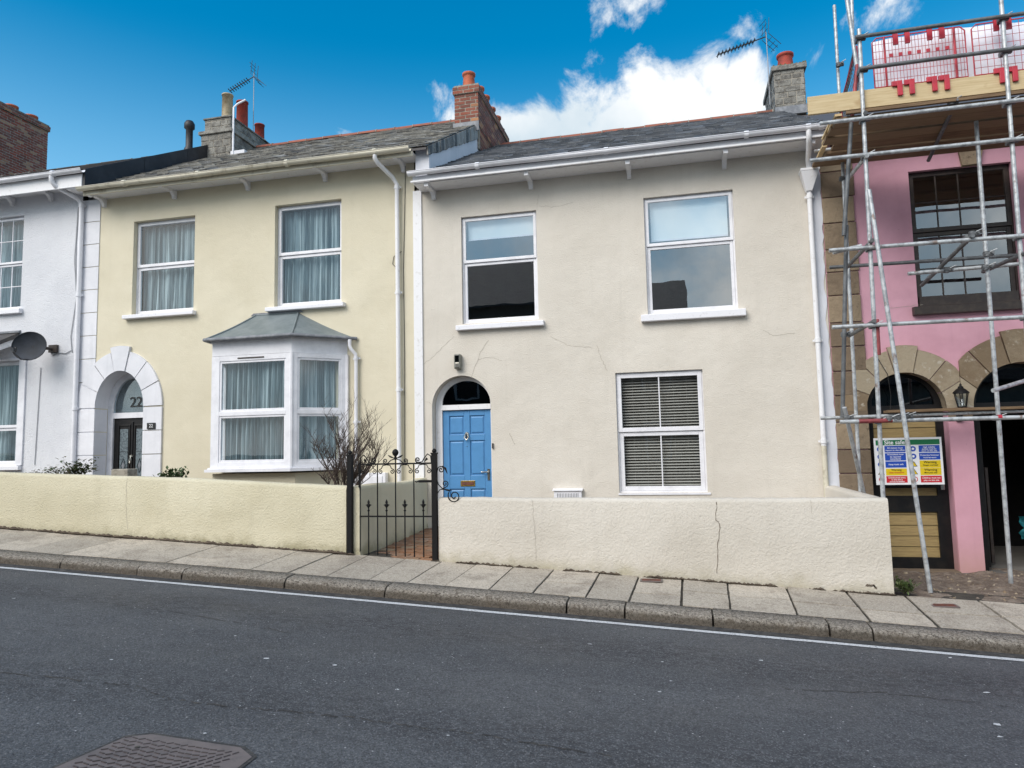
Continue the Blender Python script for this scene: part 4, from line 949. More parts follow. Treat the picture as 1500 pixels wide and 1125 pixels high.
# satellite dish
dc=at(43,507,-.42); t=thing('satellite_dish',(dc.x+.3,0,dc.z),'dark grey satellite dish on an arm fixed to the white wall','satellite dish')
ax=Vector((.25,-.95,.06)).normalized(); sx=ax.cross(Vector((0,0,1))).normalized(); sz=sx.cross(ax)
g=M().m('dish'); vs=[dc+ax*-.07]; nr=6
for i in range(1,nr+1):
    for j in range(28):
        a=2*PI*j/28; r_=i/nr; vs.append(dc+sx*math.cos(a)*.31*r_+sz*math.sin(a)*.26*r_+ax*(-.07+.08*r_*r_))
fs=[(0,1+j,1+(j+1)%28) for j in range(28)]+[(1+(i-1)*28+j,1+i*28+j,1+i*28+(j+1)%28,1+(i-1)*28+(j+1)%28) for i in range(1,nr) for j in range(28)]
g.add(vs,fs,True); g.tube(vs[-28:]+[vs[-28]],.008,5); g.build('reflector',t)
g=M().m('black_plastic'); e=dc+ax*.42-sz*.20; s0=dc-sz*.25+ax*-.0; g.tube([s0,s0+ax*.2-sz*.03,e],.012,6); g.tube([e-sx*.02,e+sz*.08],.028,8); g.tube([e+sz*.02-ax*.05,e+sz*.1-ax*.07],.02,8); g.build('feed_arm',t)
g=M().m('brown_black'); q=at(78,511,-.02); g.tube([dc+ax*-.08,q+Vector((-.05,-.12,0)),q],.03,8); g.box(q.x-.08,q.x+.1,-.05,0,q.z-.07,q.z+.07); g.build('wall_bracket',t)

# ================================================================== PINK HOUSE
PH=thing('house',(5,0,-.2),'pink house with granite arches and quoins behind scaffolding','house')
XL,XR=2.135,9.5
ow=(3.30,4.585,3.46,5.40); a1=arch(2.54,3.56,-.3,2.03,24,.52); a2=arch(3.87,5.11,-.3,2.03,24,.60)
w=M().m('render_pink'); w.wall(rect(XL,XR,-.6,5.97),[rect(*ow),a1,a2],0,[.11,.22,.22])
crack(w,[(1300,452),(1325,450),(1352,446)],-.003,.005)
w.build('wall',PH)
hull(PH,XL,XR,-.6,5.97,4,8.0,'render_pink')
q=M(); z=-.35
rs=random.Random(5)
while z<5.6:
    h=.36+rs.uniform(-.03,.04); ww=.44 if z<2 or True else .4
    q.m('granite_quoin').box(2.14,2.57+rs.uniform(-.01,.015)-(.17 if 1.95<z<2.5 else 0) ,-.03-rs.uniform(0,.006),0,z+.006,z+h-.006,r=rs.random()); z+=h
q.build('quoins',PH,bevel=.01)
q=M().m('granite_arch')
for (c,ri,rz,ro,n0,k0) in ((3.05,.504,.514,.86,7,0),(4.49,.612,.592,1.0,7,0)):
    N=n0
    for k in range(N):
        t0,t1=PI*k/N+.009,PI*(k+1)/N-.009; n=5; s=1.06 if k==N//2 else 1
        inn=[(c+ri*math.cos(t0+(t1-t0)*i/n),2.03+rz*math.sin(t0+(t1-t0)*i/n)) for i in range(n+1)]
        outr=[(c+ro*s*math.cos(t0+(t1-t0)*i/n),2.03+ro*.98*s*math.sin(t0+(t1-t0)*i/n)) for i in range(n+1)]
        if c<4: outr=[(min(x,3.735),z_) for x,z_ in outr]; outr=[(max(x,2.2),z_) for x,z_ in outr]
        else: outr=[(max(x,3.745),z_) for x,z_ in outr]
        q.prism_y(outr+inn[::-1],-.028-random.uniform(0,.008)-(.012 if k==N//2 else 0),.0)
        rin=[(x,z_) for x,z_ in inn]; q.add([(x,-.02,z_) for x,z_ in rin]+[(x,.21,z_) for x,z_ in rin],[(i,i+1,n+1+i+1,n+1+i) for i in range(n)],r=random.random())
q.box(3.57,3.86,-.03,0,1.86,2.02)
q.build('arch_stones',PH,bevel=.008)
q=M().m('granite_quoin'); q.prism_y([(3.98,5.40),(4.19,5.40),(4.30,5.92),(3.90,5.92)],-.06,0); q.build('keystone',PH,bevel=.01)
q=M().m('render_pink'); q.box(3.562,3.868,-.025,.0,-.18,1.85); q.m('lead').box(3.55,3.88,-.05,-.0,-.30,-.18); q.build('pier',PH,bevel=.006)
sash(PH,*ow,.07,4.52,mat='brown_black',gl='glass_clear',bars=(4,2),fw=.055,sill=(3.22,4.66,3.33,3.46,-.09),sillm='brown_black',lab='black framed window with small panes behind scaffold tubes')
g=M().m('brown_black').box(3.33,4.55,.02,.07,3.46,3.60).build('window_board',PH)
# door one: dark frame with ochre boards
g=M().m('black_paint'); g.wall(arch(2.545,3.555,-.2,2.03,24,.515),[arch(2.66,3.46,2.10,2.10,20,.40),rect(2.66,3.46,1.64,1.93),rect(2.70,3.42,.84,.95),rect(2.70,3.40,.0,.62)],.16,.05)
g.box(2.55,3.55,.13,.159,1.96,2.06); dr=g.build('door',PH,label='dark framed garage side door with ochre board panels')
M().m('glass_dark').prism_y(arch(2.66,3.46,2.10,2.10,20,.40),.19,.195).build('fanlight',dr)
for a,b in ((1.64,1.93),(.84,.95),(0.0,.62)):
    g=M().m('ochre_board')
    z=a
    while z<b-.01: h=min(.145,b-z); g.hexa([(2.66,.185,z+.002),(3.46,.185,z+.002),(3.46,.2,z+.002),(2.66,.2,z+.002)],[(2.66,.197,z+h-.004),(3.46,.197,z+h-.004),(3.46,.2,z+h-.004),(2.66,.2,z+h-.004)]); z+=h
    g.build('board_panel',dr)
M().m('black_paint').box(2.66,3.47,.205,.22,-.2,2.0).build('door_back',dr)
M().m('chrome').box(3.46,3.51,.145,.16,.92,1.0).build('lock',dr,bevel=.004)
M().m('granite_quoin').box(2.5,3.57,-.05,.4,-.28,-.15).build('threshold',PH,bevel=.01)
# open garage
g=M().m('interior'); g.box(3.3,3.34,.25,2.6,-.3,2.7).box(5.5,5.54,.25,2.6,-.3,2.7); g.m('black_paint').box(3.34,5.5,2.5,2.55,-.3,2.7).box(3.34,5.5,.24,2.5,2.66,2.70); g.m('interior').quad((3.34,-.1,-.17),(5.5,-.1,-.17),(5.5,2.5,-.14),(3.34,2.5,-.14)); g.build('garage_interior',PH)
g=M().m('black_paint'); g.wall(arch(3.875,5.105,-.2,2.03,24,.595),[arch(3.98,5.0,2.10,2.10,20,.47),rect(3.98,5.0,-.2,1.98)],.17,.05); g.build('garage_door_frame',PH)
M().m('glass_dark').prism_y(arch(3.98,5.0,2.10,2.10,20,.47),.2,.205).build('garage_fanlight',PH)
g=M().m('black_paint'); g.box(3.985,4.03,.22,.95,-.13,1.96); g.m('brown_black').box(4.18,4.22,.6,1.3,-.13,1.2); g.build('open_garage_door',PH,bevel=.004)
tp=at(1493,775,.8)
tp=at(1499,775,.8); g=M().m('teal'); vs=[]; 
for j in range(9):
    for i in range(7):
        vs.append((tp.x-.03+i*.05+.02*math.sin(j*2+i),.8+.06*math.sin(i*1.7+j*1.1),tp.z-.14+j*.04))
g.add(vs,[(j*7+i,j*7+i+1,(j+1)*7+i+1,(j+1)*7+i) for j in range(8) for i in range(6)],True); g.build('tarpaulin',label='crumpled teal sheet standing inside the dark open garage',cat='tarpaulin')
# eaves of the pink house behind the boards
g=M().m('black_paint'); g.box(2.3,9.5,-.28,.0,5.86,5.975); g.m('slate_dark').prism_x([(-.3,5.98),(-.3,6.02),(4,8.22),(8.4,6.0),(8.4,5.9),(4,8.12)],2.31,9.5); g.build('roof',PH,label='dark stripped roof edge above the scaffold boards')
# lantern
lx,lz=3.69,2.03
t=thing('wall_lantern',(lx,-.1,lz-.2),'black carriage lantern on the pink pier between the arches','lantern')
ly=-.17
g=M().m('black_iron'); g.lathe((lx,ly,lz),[(.055,0),(.06,.01),(.05,.015)],6); g.lathe((lx,ly,lz+.19),[(.105,0),(.10,.015),(.06,.055),(.035,.07),(.035,.09),(.014,.10),(.018,.115),(.004,.135)],6)
for k in range(6):
    a=2*PI*k/6; g.tube([(lx+.052*math.cos(a),ly+.052*math.sin(a),lz+.01),(lx+.088*math.cos(a),ly+.088*math.sin(a),lz+.195)],.006,4)
g.build('frame',t); M().m('glass').lathe((lx,ly,lz+.012),[(.047,0),(.082,.18)],6).build('glass',t)
g=M().m('black_iron'); g.tube([(lx,ly,lz),(lx,ly,lz-.06),(lx-.0,-.12,lz-.13),(lx,-.06,lz-.14),(lx,-.03,lz-.09)],.011,6); g.box(lx-.035,lx+.035,-.055,-.028,lz-.18,lz-.02); g.build('bracket',t)
# site safety sign
sx0,sx1,sz0,sz1,sy=2.60,3.445,1.005,1.645,-.06
t=thing('safety_sign',((sx0+sx1)/2,sy,sz0),'white, green, blue and yellow site safety board fixed across the dark door','sign')
M().m('sign_white').box(sx0,sx1,sy,sy+.006,sz0,sz1).build('board',t)
W=sx1-sx0; H=sz1-sz0
def u(a): return sx0+W*a
def v(b): return sz1-H*b
g=M(); gy=sy-.0015
def pan(mat,a0,a1,b0,b1): g.m(mat).box(u(a0),u(a1),gy,sy,v(b1),v(b0))
pan('sign_green',.03,.97,.045,.155)
for (b0,b1,mat) in ((.17,.31,'sign_blue'),(.325,.485,'sign_blue'),(.50,.635,'sign_blue'),(.655,.80,'sign_yellow'),(.815,.955,'sign_red')): pan(mat,.155,.465,b0,b1)
for (b0,b1,mat) in ((.17,.315,'sign_blue'),(.33,.475,'sign_blue'),(.49,.645,'sign_yellow'),(.65,.80,'sign_yellow'),(.815,.955,'sign_red')): pan(mat,.66,.965,b0,b1)
for a in (.085,.575):
    for k,bb in enumerate((.24,.40,.565,.73,.885)):
        if k<3 and not (a>.5 and k==2): g.m('sign_blue').lathe((u(a),sy,v(bb)),[(.037,0),(.037,-.0015)],18,'y'); g.m('sign_white').lathe((u(a),sy-.002,v(bb)),[(.016,0),(.016,-.001)],10,'y')
        elif k==4: g.m('sign_red').lathe((u(a),sy,v(bb)),[(.036,0),(.036,-.0015)],18,'y'); g.m('sign_white').lathe((u(a),sy-.002,v(bb)),[(.026,0),(.026,-.001)],14,'y')
        else: g.m('sign_black').prism_y([(u(a)-.042,v(bb)-.033),(u(a)+.042,v(bb)-.033),(u(a),v(bb)+.04)],gy,sy); g.m('sign_yellow').prism_y([(u(a)-.031,v(bb)-.027),(u(a)+.031,v(bb)-.027),(u(a),v(bb)+.027)],gy-.001,gy)
g.build('printed_panels',t)
text('Site safety',.078,'sign_white',(u(.155),sy-.003,v(.10)),t,'lettering',.0015,.0005,align='LEFT')
TX=[(.31,.215,'All visitors must',.030,'sign_white'),(.31,.265,'report to site office',.030,'sign_white'),(.31,.355,'All accidents must',.028,'sign_white'),(.31,.405,'be reported',.028,'sign_white'),(.31,.45,'immediately',.028,'sign_white'),(.31,.567,'Keep tools safe',.030,'sign_white'),
(.31,.685,'Warning',.036,'sign_black'),(.31,.74,'Deep excavations',.026,'sign_red'),(.31,.85,'Unauthorised entry',.027,'sign_white'),(.31,.89,'to this site is',.027,'sign_white'),(.31,.93,'strictly forbidden',.027,'sign_white'),
(.812,.21,'High visibility',.028,'sign_white'),(.812,.25,'jackets must be',.028,'sign_white'),(.812,.29,'worn on this site',.028,'sign_white'),(.812,.38,'Protective footwear',.028,'sign_white'),(.812,.43,'must be worn',.028,'sign_white'),(.812,.53,'Warning',.045,'sign_black'),(.812,.59,'Danger overhead',.026,'sign_black'),(.812,.69,'Warning',.045,'sign_black'),(.812,.75,'Mind your step',.026,'sign_black'),(.812,.86,'Children must not',.030,'sign_white'),(.812,.91,'play on this site',.030,'sign_white')]
for a,b,s_,sz_,mt in TX: text(s_,sz_,mt,(u(a),sy-.0035,v(b)),t,'lettering',.0004,.0003)

# ================================================================== GARDEN WALLS
def gwall(name,pts,th,mat,lab,y0=-2.5,seed=0,extra=None):
    """pts: [(x,ztop)], front face at y0, rounded top"""
    rr=random.Random(seed); g=M().m(mat); n=len(pts); vs=[]
    for x,zt in pts:
        zb=zpav(x,y0)-.06
        vs+= [(x,y0,zb),(x,y0,(zb+zt)/2),(x,y0-.002,zt-.045),(x,y0+.01,zt-.012),(x,y0+.035,zt),(x,y0+th-.035,zt),(x,y0+th-.008,zt-.015),(x,y0+th,zt-.06),(x,y0+th,zb-.1)]
    m_=9; g.add(vs,[(i*m_+j,(i+1)*m_+j,(i+1)*m_+j+1,i*m_+j+1) for i in range(n-1) for j in range(m_-1)],True)
    g.add(vs[:m_],[tuple(range(m_-1,-1,-1))]); g.add(vs[-m_:],[tuple(range(m_))])
    if extra: extra(g)
    return g.build(name,label=lab,cat='wall')
def smoothwall(pts,n):
    out=[]
    for (a,b) in zip(pts[:-1],pts[1:]):
        for k in range(n): t_=k/n; x=a[0]+(b[0]-a[0])*t_; out.append((x,a[1]+(b[1]-a[1])*t_+.006*noise.noise(Vector((x*1.5,3,0)))+.006*noise.noise(Vector((x*9,7,0)))))
    return out+[pts[-1]]
def ex(g):
    crack(g,[(186,700),(184,730),(187,775)],-2.503,.005)
    g.m('garden_yellow'); # return along the path
    X0,X1=-4.13,-3.955; n=10; vs=[]
    for i in range(n+1):
        y=-2.47+2.465*i/n; zt=1.17+.012*math.sin(i*.7)-.0*i; zb=.1
        vs+=[(X0,y,zb),(X0,y,zt-.03),(X0+.03,y,zt),(X1-.035,y,zt),(X1-.01,y,zt-.012),(X1,y,zt-.05),(X1,y,zb+.27+.05*i/n),(X1+.012,y,zb+.25+.05*i/n),(X1+.012,y,zb)]
    g.add(vs,[(i*9+j,i*9+j+1,(i+1)*9+j+1,(i+1)*9+j) for i in range(n) for j in range(8)],True); g.add(vs[:9],[tuple(range(9))])
gwall('garden_wall',smoothwall([(-24,2.2),(-9.5,1.42),(-6.7,1.315),(-4.12,1.18)],50),.2,'garden_yellow','low yellow rendered garden wall in front of the yellow house',extra=ex)
def ex2(g):
    crack(g,[(1050,736),(1048,760),(1055,768),(1051,800),(1050,840)],-2.503,.010,'crack_dark'); crack(g,[(780,733),(783,770),(785,822)],-2.503,.005); crack(g,[(1188,733),(1189,752)],-2.503,.004)
    crack(g,[(1268,857),(1280,858),(1284,863)],-2.504,.03,'crack_dark')
    g.m('garden_cream'); X0,X1=1.93,2.11; n=8; vs=[]
    for i in range(n+1):
        y=-2.32+2.315*i/n; zt=1.0+.0*i; zb=-.2
        vs+=[(X0,y,zb),(X0,y,zt-.03),(X0+.03,y,zt),(X1-.03,y,zt),(X1,y,zt-.03),(X1,y,zb)]
    g.add(vs,[(i*6+j,i*6+j+1,(i+1)*6+j+1,(i+1)*6+j) for i in range(n) for j in range(5)],True)
gwall('garden_wall',smoothwall([(-2.90,1.03),(-.3,1.005),(2.11,1.0)],50),.19,'garden_cream','low cracked cream garden wall in front of the cream house',extra=ex2)

# ================================================================== GATE
t=thing('garden_gate',(-3.5,-2.45,.32),'black wrought iron garden gate with scrolls between the two low walls','gate')
gy=-2.44; gx0,gx1=-3.965,-2.995
def spiral(g,cx,cz,r,a0,turns,dirn,rad=.006,y=gy,tail=None):
    pts=[] 
    n=int(14*turns)
    for i in range(n+1):
        s_=i/n; a=a0+dirn*2*PI*turns*s_; rr=r*(1-.8*s_); pts.append((cx+rr*math.cos(a),y,cz+rr*math.sin(a)))
    if tail: pts=[(p[0],y,p[1]) for p in tail]+pts
    g.tube(pts,rad,6)
zt,zm,zb=1.45,.80,.325
g=M().m('black_iron')
g.box(gx0-.012,gx0+.012,gy-.012,gy+.012,.35,1.47); g.box(gx1-.010,gx1+.010,gy-.010,gy+.010,.30,1.47)
g.box(gx0+.013,gx1-.011,gy-.012,gy+.012,zt-.010,zt+.010); g.box(gx0+.013,gx1-.011,gy-.009,gy+.009,zm-.009,zm+.009); g.build('gate_frame',t)
wid=gx1-gx0
for k in (1,2,3):
    x=gx0+wid*k/4; b=M().m('black_iron'); b.tube([(x,gy,.33-.05*(x-gx0)*.6),(x,gy,zt+(.09 if k==2 else 0))],.0085,8)
    if k==2: b.lathe((x,gy,zt+.05),[(.012,0),(.022,.02),(.012,.04),(.034,.065),(.042,.09),(.034,.115),(.01,.135)],12)
    b.build('bar',t)
for k in range(4):
    x=gx0+wid*(k+.5)/4; b=M().m('black_iron'); b.tube([(x,gy,.33-.05*(x-gx0)*.6),(x,gy,.93)],.009,8)
    b.lathe((x,gy,.86),[(.010,0),(.018,.012),(.010,.024)],8); b.lathe((x,gy,.905),[(.008,0),(.026,.025),(.030,.035),(.012,.055),(.018,.07),(.003,.105)],8); b.box(x-.036,x+.036,gy-.006,gy+.006,.935,.947); b.build('spear_bar',t)
s=M().m('black_iron')
for k in range(4):
    a=gx0+wid*k/4; b=gx0+wid*(k+1)/4; c=(a+b)/2
    for sg,ex_ in ((-1,a),(1,b)):
        spiral(s,ex_-sg*.045,zt-.095,.032,PI/2 if sg<0 else PI/2,1.3,1 if sg<0 else -1,tail=[(c,zt-.012),(c+sg*.05,zt-.02),(ex_-sg*.055,zt-.055)] )
# upper scrolls
cxm=gx0+wid/2
for sg in (-1,1):
    e=cxm+sg*wid/2
    spiral(s,e-sg*.19,zt+.045,.034,-PI/2,1.4,-sg,.0075,tail=[(e-sg*.01,zt+.01),(e-sg*.02,zt+.09),(e-sg*.06,zt+.115),(e-sg*.10,zt+.07),(e-sg*.13,zt+.02)])
    s.add([(e-sg*.05,gy,zt+.05),(e-sg*.075,gy-.008,zt+.075),(e-sg*.11,gy,zt+.01),(e-sg*.08,gy-.008,zt+.03)],[(0,1,2,3)])
    spiral(s,cxm+sg*.135,zt+.035,.032,-PI/2,1.4,sg,.0065,tail=[(cxm+sg*.01,zt+.06),(cxm+sg*.06,zt+.045),(cxm+sg*.10,zt+.01)])
    s.tube([(cxm+sg*.02,gy,zt+.07),(cxm+sg*.07,gy,zt+.09),(cxm+sg*.10,gy,zt+.11)],[.006,.012,.003],6)
s.build('scrollwork',t)
l=M().m('black_iron'); l.box(gx1-.17,gx1,gy-.03,gy-.016,1.215,1.245); l.tube([(gx1-.17,gy-.023,1.232),(gx1-.2,gy-.023,1.222),(gx1-.215,gy-.023,1.232)],.009,6); l.build('latch',t)
for nm,x,za,zb_,lab in (('gate_post',-4.065,.34,1.56,'square black iron gate post against the yellow garden wall'),('gate_post',-2.945,.24,1.56,'square black iron gate post with scrolls beside the cream garden wall')):
    p=thing(nm,(x,-2.5,za),lab,'gate post','black iron gate posts')
    b=M().m('black_iron').box(x-.032,x+.032,-2.53,-2.47,za,zb_); b.box(x-.038,x+.038,-2.536,-2.464,zb_,zb_+.02); b.lathe((x,-2.5,zb_+.02),[(.018,0),(.03,.012),(.026,.035),(.006,.05)],12); b.build('post',p,bevel=.003)
    if x>-3:
        s=M().m('black_iron')
        z0=1.30; y=-2.5
        spiral(s,x+.085,1.37,.045,PI,1.5,-1,.007,y,tail=[(x+.03,1.28),(x+.03,1.33)]); s.tube([(x+.10,y,1.415),(x+.14,y,1.385),(x+.165,y,1.32)],[.006,.014,.003],6)
        s.tube([(x+.03,y,1.25),(x+.05,y,1.19),(x+.10,y,1.14),(x+.16,y,1.125),(x+.22,y,1.12)],[.007,.007,.008,.01,.003],6)
        spiral(s,x+.135,1.20,.042,-PI/2+.3,1.4,1,.0065,y,tail=[(x+.10,1.14)])
        s.tube([(x+.03,y,1.08),(x+.07,y,1.13),(x+.12,y,1.13)],.006,6)
        spiral(s,x+.25,1.05,.085,PI*.75,1.55,1,.0075,y,tail=[(x+.14,1.125)])
        s.build('scroll_bracket',p)
# ================================================================== PLANTS
def shrub(base,h,lab,targets,seed=3):
    rr=random.Random(seed); t=thing('shrub',base,lab,'shrub'); g=M().m('bark'); g2=M().m('bark')
    def branch(p,d,L,r,depth,mb):
        n=5; pts=[p]; q=p
        for i in range(n):
            d=(d+Vector((rr.uniform(-.16,.16),rr.uniform(-.16,.16),rr.uniform(-.06,.14)))).normalized(); q=q+d*L/n; pts.append(q)
        rad=[r*(1-.55*i/n) for i in range(n+1)]; mb.tube(pts,rad,6 if r>.006 else 4,cap=False)
        if depth==0:
            return
        k=rr.randint(5,7) if depth>1 else rr.randint(4,6)
        for _ in range(k):
            i=rr.randint(1,n); b=pts[i]; a=rr.uniform(0,2*PI); side=Vector((math.cos(a),math.sin(a)*.7,rr.uniform(.2,.7))).normalized()
            branch(b,(d*.8+side*.85).normalized(),L*rr.uniform(.35,.62),rad[i]*.55+.0008,depth-1,g2 if depth<3 else mb)
    b=Vector(base)
    for (dx,dy,dz,L) in targets: branch(b+Vector((rr.uniform(-.03,.03),rr.uniform(-.03,.03),.0)),Vector((dx,dy,dz)).normalized(),L,.017,3,g)
    g.build('stems',t); g2.build('twigs',t)
shrub((-4.42,-1.95,.95),1.2,'bare twiggy winter shrub beside the iron gate',[(-.4,0,1,.75),(-.2,.1,1,.9),(.0,-.1,1,.85),(.25,0,1,.75),(.75,.1,.9,.8),(-.75,0,.8,.55),(.15,.2,1,.75),(.5,0,1,.6),(1.,0,.75,.75),(-.5,0,.9,.7)])
def leafy(base,n,rx,ry,h,leafL,mats,lab,seed,cat='plant',name='plant',up_=.5):
    rr=random.Random(seed); t=thing(name,base,lab,cat); g=M(); b=Vector(base); st=M().m('bark')
    nst=max(5,n//30)
    tips=[]
    for i in range(nst):
        e=b+Vector((rr.uniform(-rx,rx),rr.uniform(-ry,ry),h*rr.uniform(.5,1))); st.tube([b+Vector((rr.uniform(-.3,.3)*rx,0,0)),(b+e)/2+Vector((0,0,.02)),e],[.006,.004,.002],4,cap=False); tips.append(e)
    for i in range(n):
        c=rr.choice(tips); c0=b.lerp(c,rr.uniform(.35,1.05))+Vector((rr.gauss(0,.03),rr.gauss(0,.03),rr.gauss(0,.02)))
        a=rr.uniform(0,2*PI); d=Vector((math.cos(a),math.sin(a),rr.uniform(-.1,up_*1.6))).normalized(); s_=d.cross(Vector((0,0,1))).normalized(); L=leafL*rr.uniform(.6,1.2); w_=L*.25
        g.m(rr.choice(mats)); nrm=s_.cross(d)
        g.add([c0,c0+d*L*.5+s_*w_+nrm*.004,c0+d*L,c0+d*L*.5-s_*w_+nrm*.004],[(0,1,2),(0,2,3)],r=rr.random())
    st.build('stems',t); g.build('leaves',t)
p=at(137,690,-1.6); leafy((p.x,-1.9,1.28),330,.30,.18,.30,.075,['leaf','leaf','leaf_dry'],'loose green shrub peeping over the wall by the arched door',5)
p=at(95,688,-2.0); leafy((p.x,-2.05,1.30),220,.35,.12,.18,.06,['leaf','leaf_dry'],'low trailing green plant at the left of the yellow wall top',6)
p=at(260,697,-2.0); leafy((p.x,-2.05,1.15),380,.20,.15,.28,.075,['leaf'],'round dark green evergreen clump behind the yellow wall',7,up_=1)
p=at(75,688,-2.1); leafy((p.x-.15,-2.1,1.34),60,.2,.08,.1,.05,['leaf_dry'],'sparse dry sprig on the far left wall top',8)
g=leafy((2.24,-2.43,.0),170,.09,.05,.13,.06,['grass'],'tuft of weeds at the corner of the cream garden wall',9,cat='weeds',name='weed_tuft',up_=1)
# stone on wall top near arched door
q=at(178,690,-1.9); M().m('mortar').box(q.x-.14,q.x+.15,-1.95,-1.75,1.2,q.z+.03).build('stone_block',label='small grey block standing behind the wall below the black door',cat='block',bevel=.015)

# ================================================================== SCAFFOLD
SC=thing('scaffold',(3.2,-1.2,-.1),'galvanised tube scaffold standing in front of the pink house','scaffold')
TR=.0242
def T(name,a,b,mat='galvanised',n=12):
    return M().m(mat).tube([a,b],TR,n).build(name,SC)
def coup(p,ax='x'):
    g=M().m('dark_steel'); x,y,z=p
    g.tube([(x,y,z-.03),(x,y,z+.03)],TR+.009,10); g.tube([(x-.03,y+.05 if ax=='y' else y,z),(x+.03,y+.05 if ax=='y' else y,z)],TR+.009,10)
    g.box(x+.02,x+.075,y-.02,y+.02,z-.022,z+.022); g.tube([(x+.05,y-.045,z),(x+.05,y+.045,z)],.008,6); g.tube([(x+.05,y-.06,z),(x+.05,y-.035,z)],.015,6)
    g.m('galvanised').tube([(x+.03,y-.035,z+.018),(x+.10,y-.05,z+.045)],.006,5)
    g.build('coupler',SC)
Y0=-1.9; Y1=-.38
def vert(px,py,Y): return at(px,py,Y).x
xA=2.25; xC=3.80; xD=3.62
T('standard',(xA-.05,Y0,.0),(xA+.05,Y0,6.55)); 
T('standard',(xC-.04,Y0,-.05),(xC+.03,Y0,7.2))
T('standard',(xC+2.1,Y0,-.15),(xC+2.1,Y0,7.2))
T('standard',(3.62,-1.40,-.05),(3.66,-1.40,5.45))
T('standard',(2.31,Y1,.2),(2.37,Y1,5.9),'galvanised')
T('standard',at(1222,8,.3),(2.53,.3,5.9))
T('standard',(2.33,Y0+.15,5.5),at(1238,-20,Y0+.15))
T('standard',at(1247,-20,-.6),at(1249,60,-.6))
LZ=[(4.97,1.65),(3.855,1.80),(2.94,1.78),(1.835,1.80),(5.40,1.68)]
yl=Y0-.052
for z,x0 in LZ[:4]: T('ledger',(x0,yl,z),(6.6,yl,z-.01))
T('ledger',at(1201,181,yl),(6.6,yl,5.42),'galvanised')
# guard rails
T('guard_rail',(2.26,yl,6.03),(6.6,yl,6.03),'dark_steel'); T('guard_rail',(2.24,yl,6.43),(6.6,yl,6.43),'dark_steel')
# inner ledgers
T('ledger',(2.07,Y1-.2,3.97),(4.4,Y1-.2,3.95),'dark_steel'); T('ledger',at(1330,401,-1.2),at(1500,386,-1.2)); T('ledger',(2.0,Y1-.05,5.68),(3.,Y1-.05,5.68))
T('ledger',(1.86,Y1-.1,1.93),(4.5,Y1-.1,1.95),'galvanised')
# transoms front to back
def ln(name,a,Ya,b,Yb,mat='galvanised'): return T(name,at(*a,Ya),at(*b,Yb),mat)
ln('transom',(1278,352),-2.0,(1240,392),-.5,'dark_steel'); ln('transom',(1425,345),-2.0,(1350,418),-.7,'dark_steel'); ln('transom',(1504,370),-2.0,(1440,398),-.9,'dark_steel')
ln('transom',(1281,470),-2.0,(1244,492),-.5,'dark_steel'); ln('transom',(1270,228),-2.0,(1242,262),-.6,'galvanised'); ln('transom',(1268,165),-1.95,(1243,190),-1.,'dark_steel')
ln('brace',(1400,150),-1.85,(1360,235),-.4,'dark_steel'); ln('brace',(1455,572),-1.9,(1520,552),-1.2,'galvanised')
ln('brace',(1256,95),-1.8,(1247,180),-1.8,'red_oxide'); ln('brace',(1247,180),-1.8,(1236,345),-1.8,'dark_steel'); ln('brace',(1240,330),-1.75,(1234,612),-1.7,'dark_steel')
ln('brace',(1237,597),-1.75,(1266,726),-1.2,'galvanised')
pB=at(1363,868,-2.25); T('raker',(pB.x,-2.25,pB.z),at(1273,278,-2.05))
ln('ledger',(1150+70,370),-1.85,(1262,360),-1.85,'galvanised')
# painted bands
M().m('red_oxide').tube([at(1284,468,Y0),at(1287,520,Y0)],TR+.0015,12,cap=False).build('painted_band',SC)
M().m('red_oxide').tube([(2.0,yl,1.835),(2.35,yl,1.835)],TR+.0015,12,cap=False).build('painted_band',SC)
M().m('orange_guard').tube([at(1461,611,yl),at(1467,611,yl)],TR+.003,12,cap=False).build('painted_band',SC)
for x,z in ((xA+.02,4.97),(xA,3.855),(xA-.02,2.94),(xA-.03,1.835),(xA+.04,6.03),(xA+.04,6.43),(xA+.03,5.42),(xC,4.97),(xC-.01,3.855),(xC-.01,2.94),(xC,5.42),(xC+.01,6.03),(xC+.01,6.43)): coup((x,Y0,z),'y')
coup(at(1424,343,-1.95)); coup(at(1417,348,-1.9)); coup(at(1386,396,-1.2)); coup(at(1445,372,-1.42)); coup(at(1443,392,-1.42)); coup(at(1393,150,-1.85)); coup(at(1316,611,-1.95)); coup(at(1302,613,-1.95)); coup(at(1326,610,-1.95)); coup(at(1240,612,-1.8)); coup(at(1236,490,-1.6)); coup(at(1233,262,Y1)); coup(at(1228,95,.2)); coup(at(1458,612,-1.6))
T('guard_rail',(2.3,Y0+.2,6.43),(2.55,.4,6.5),'dark_steel'); T('guard_rail',(2.3,Y0+.2,6.03),(2.55,.4,6.05),'dark_steel')
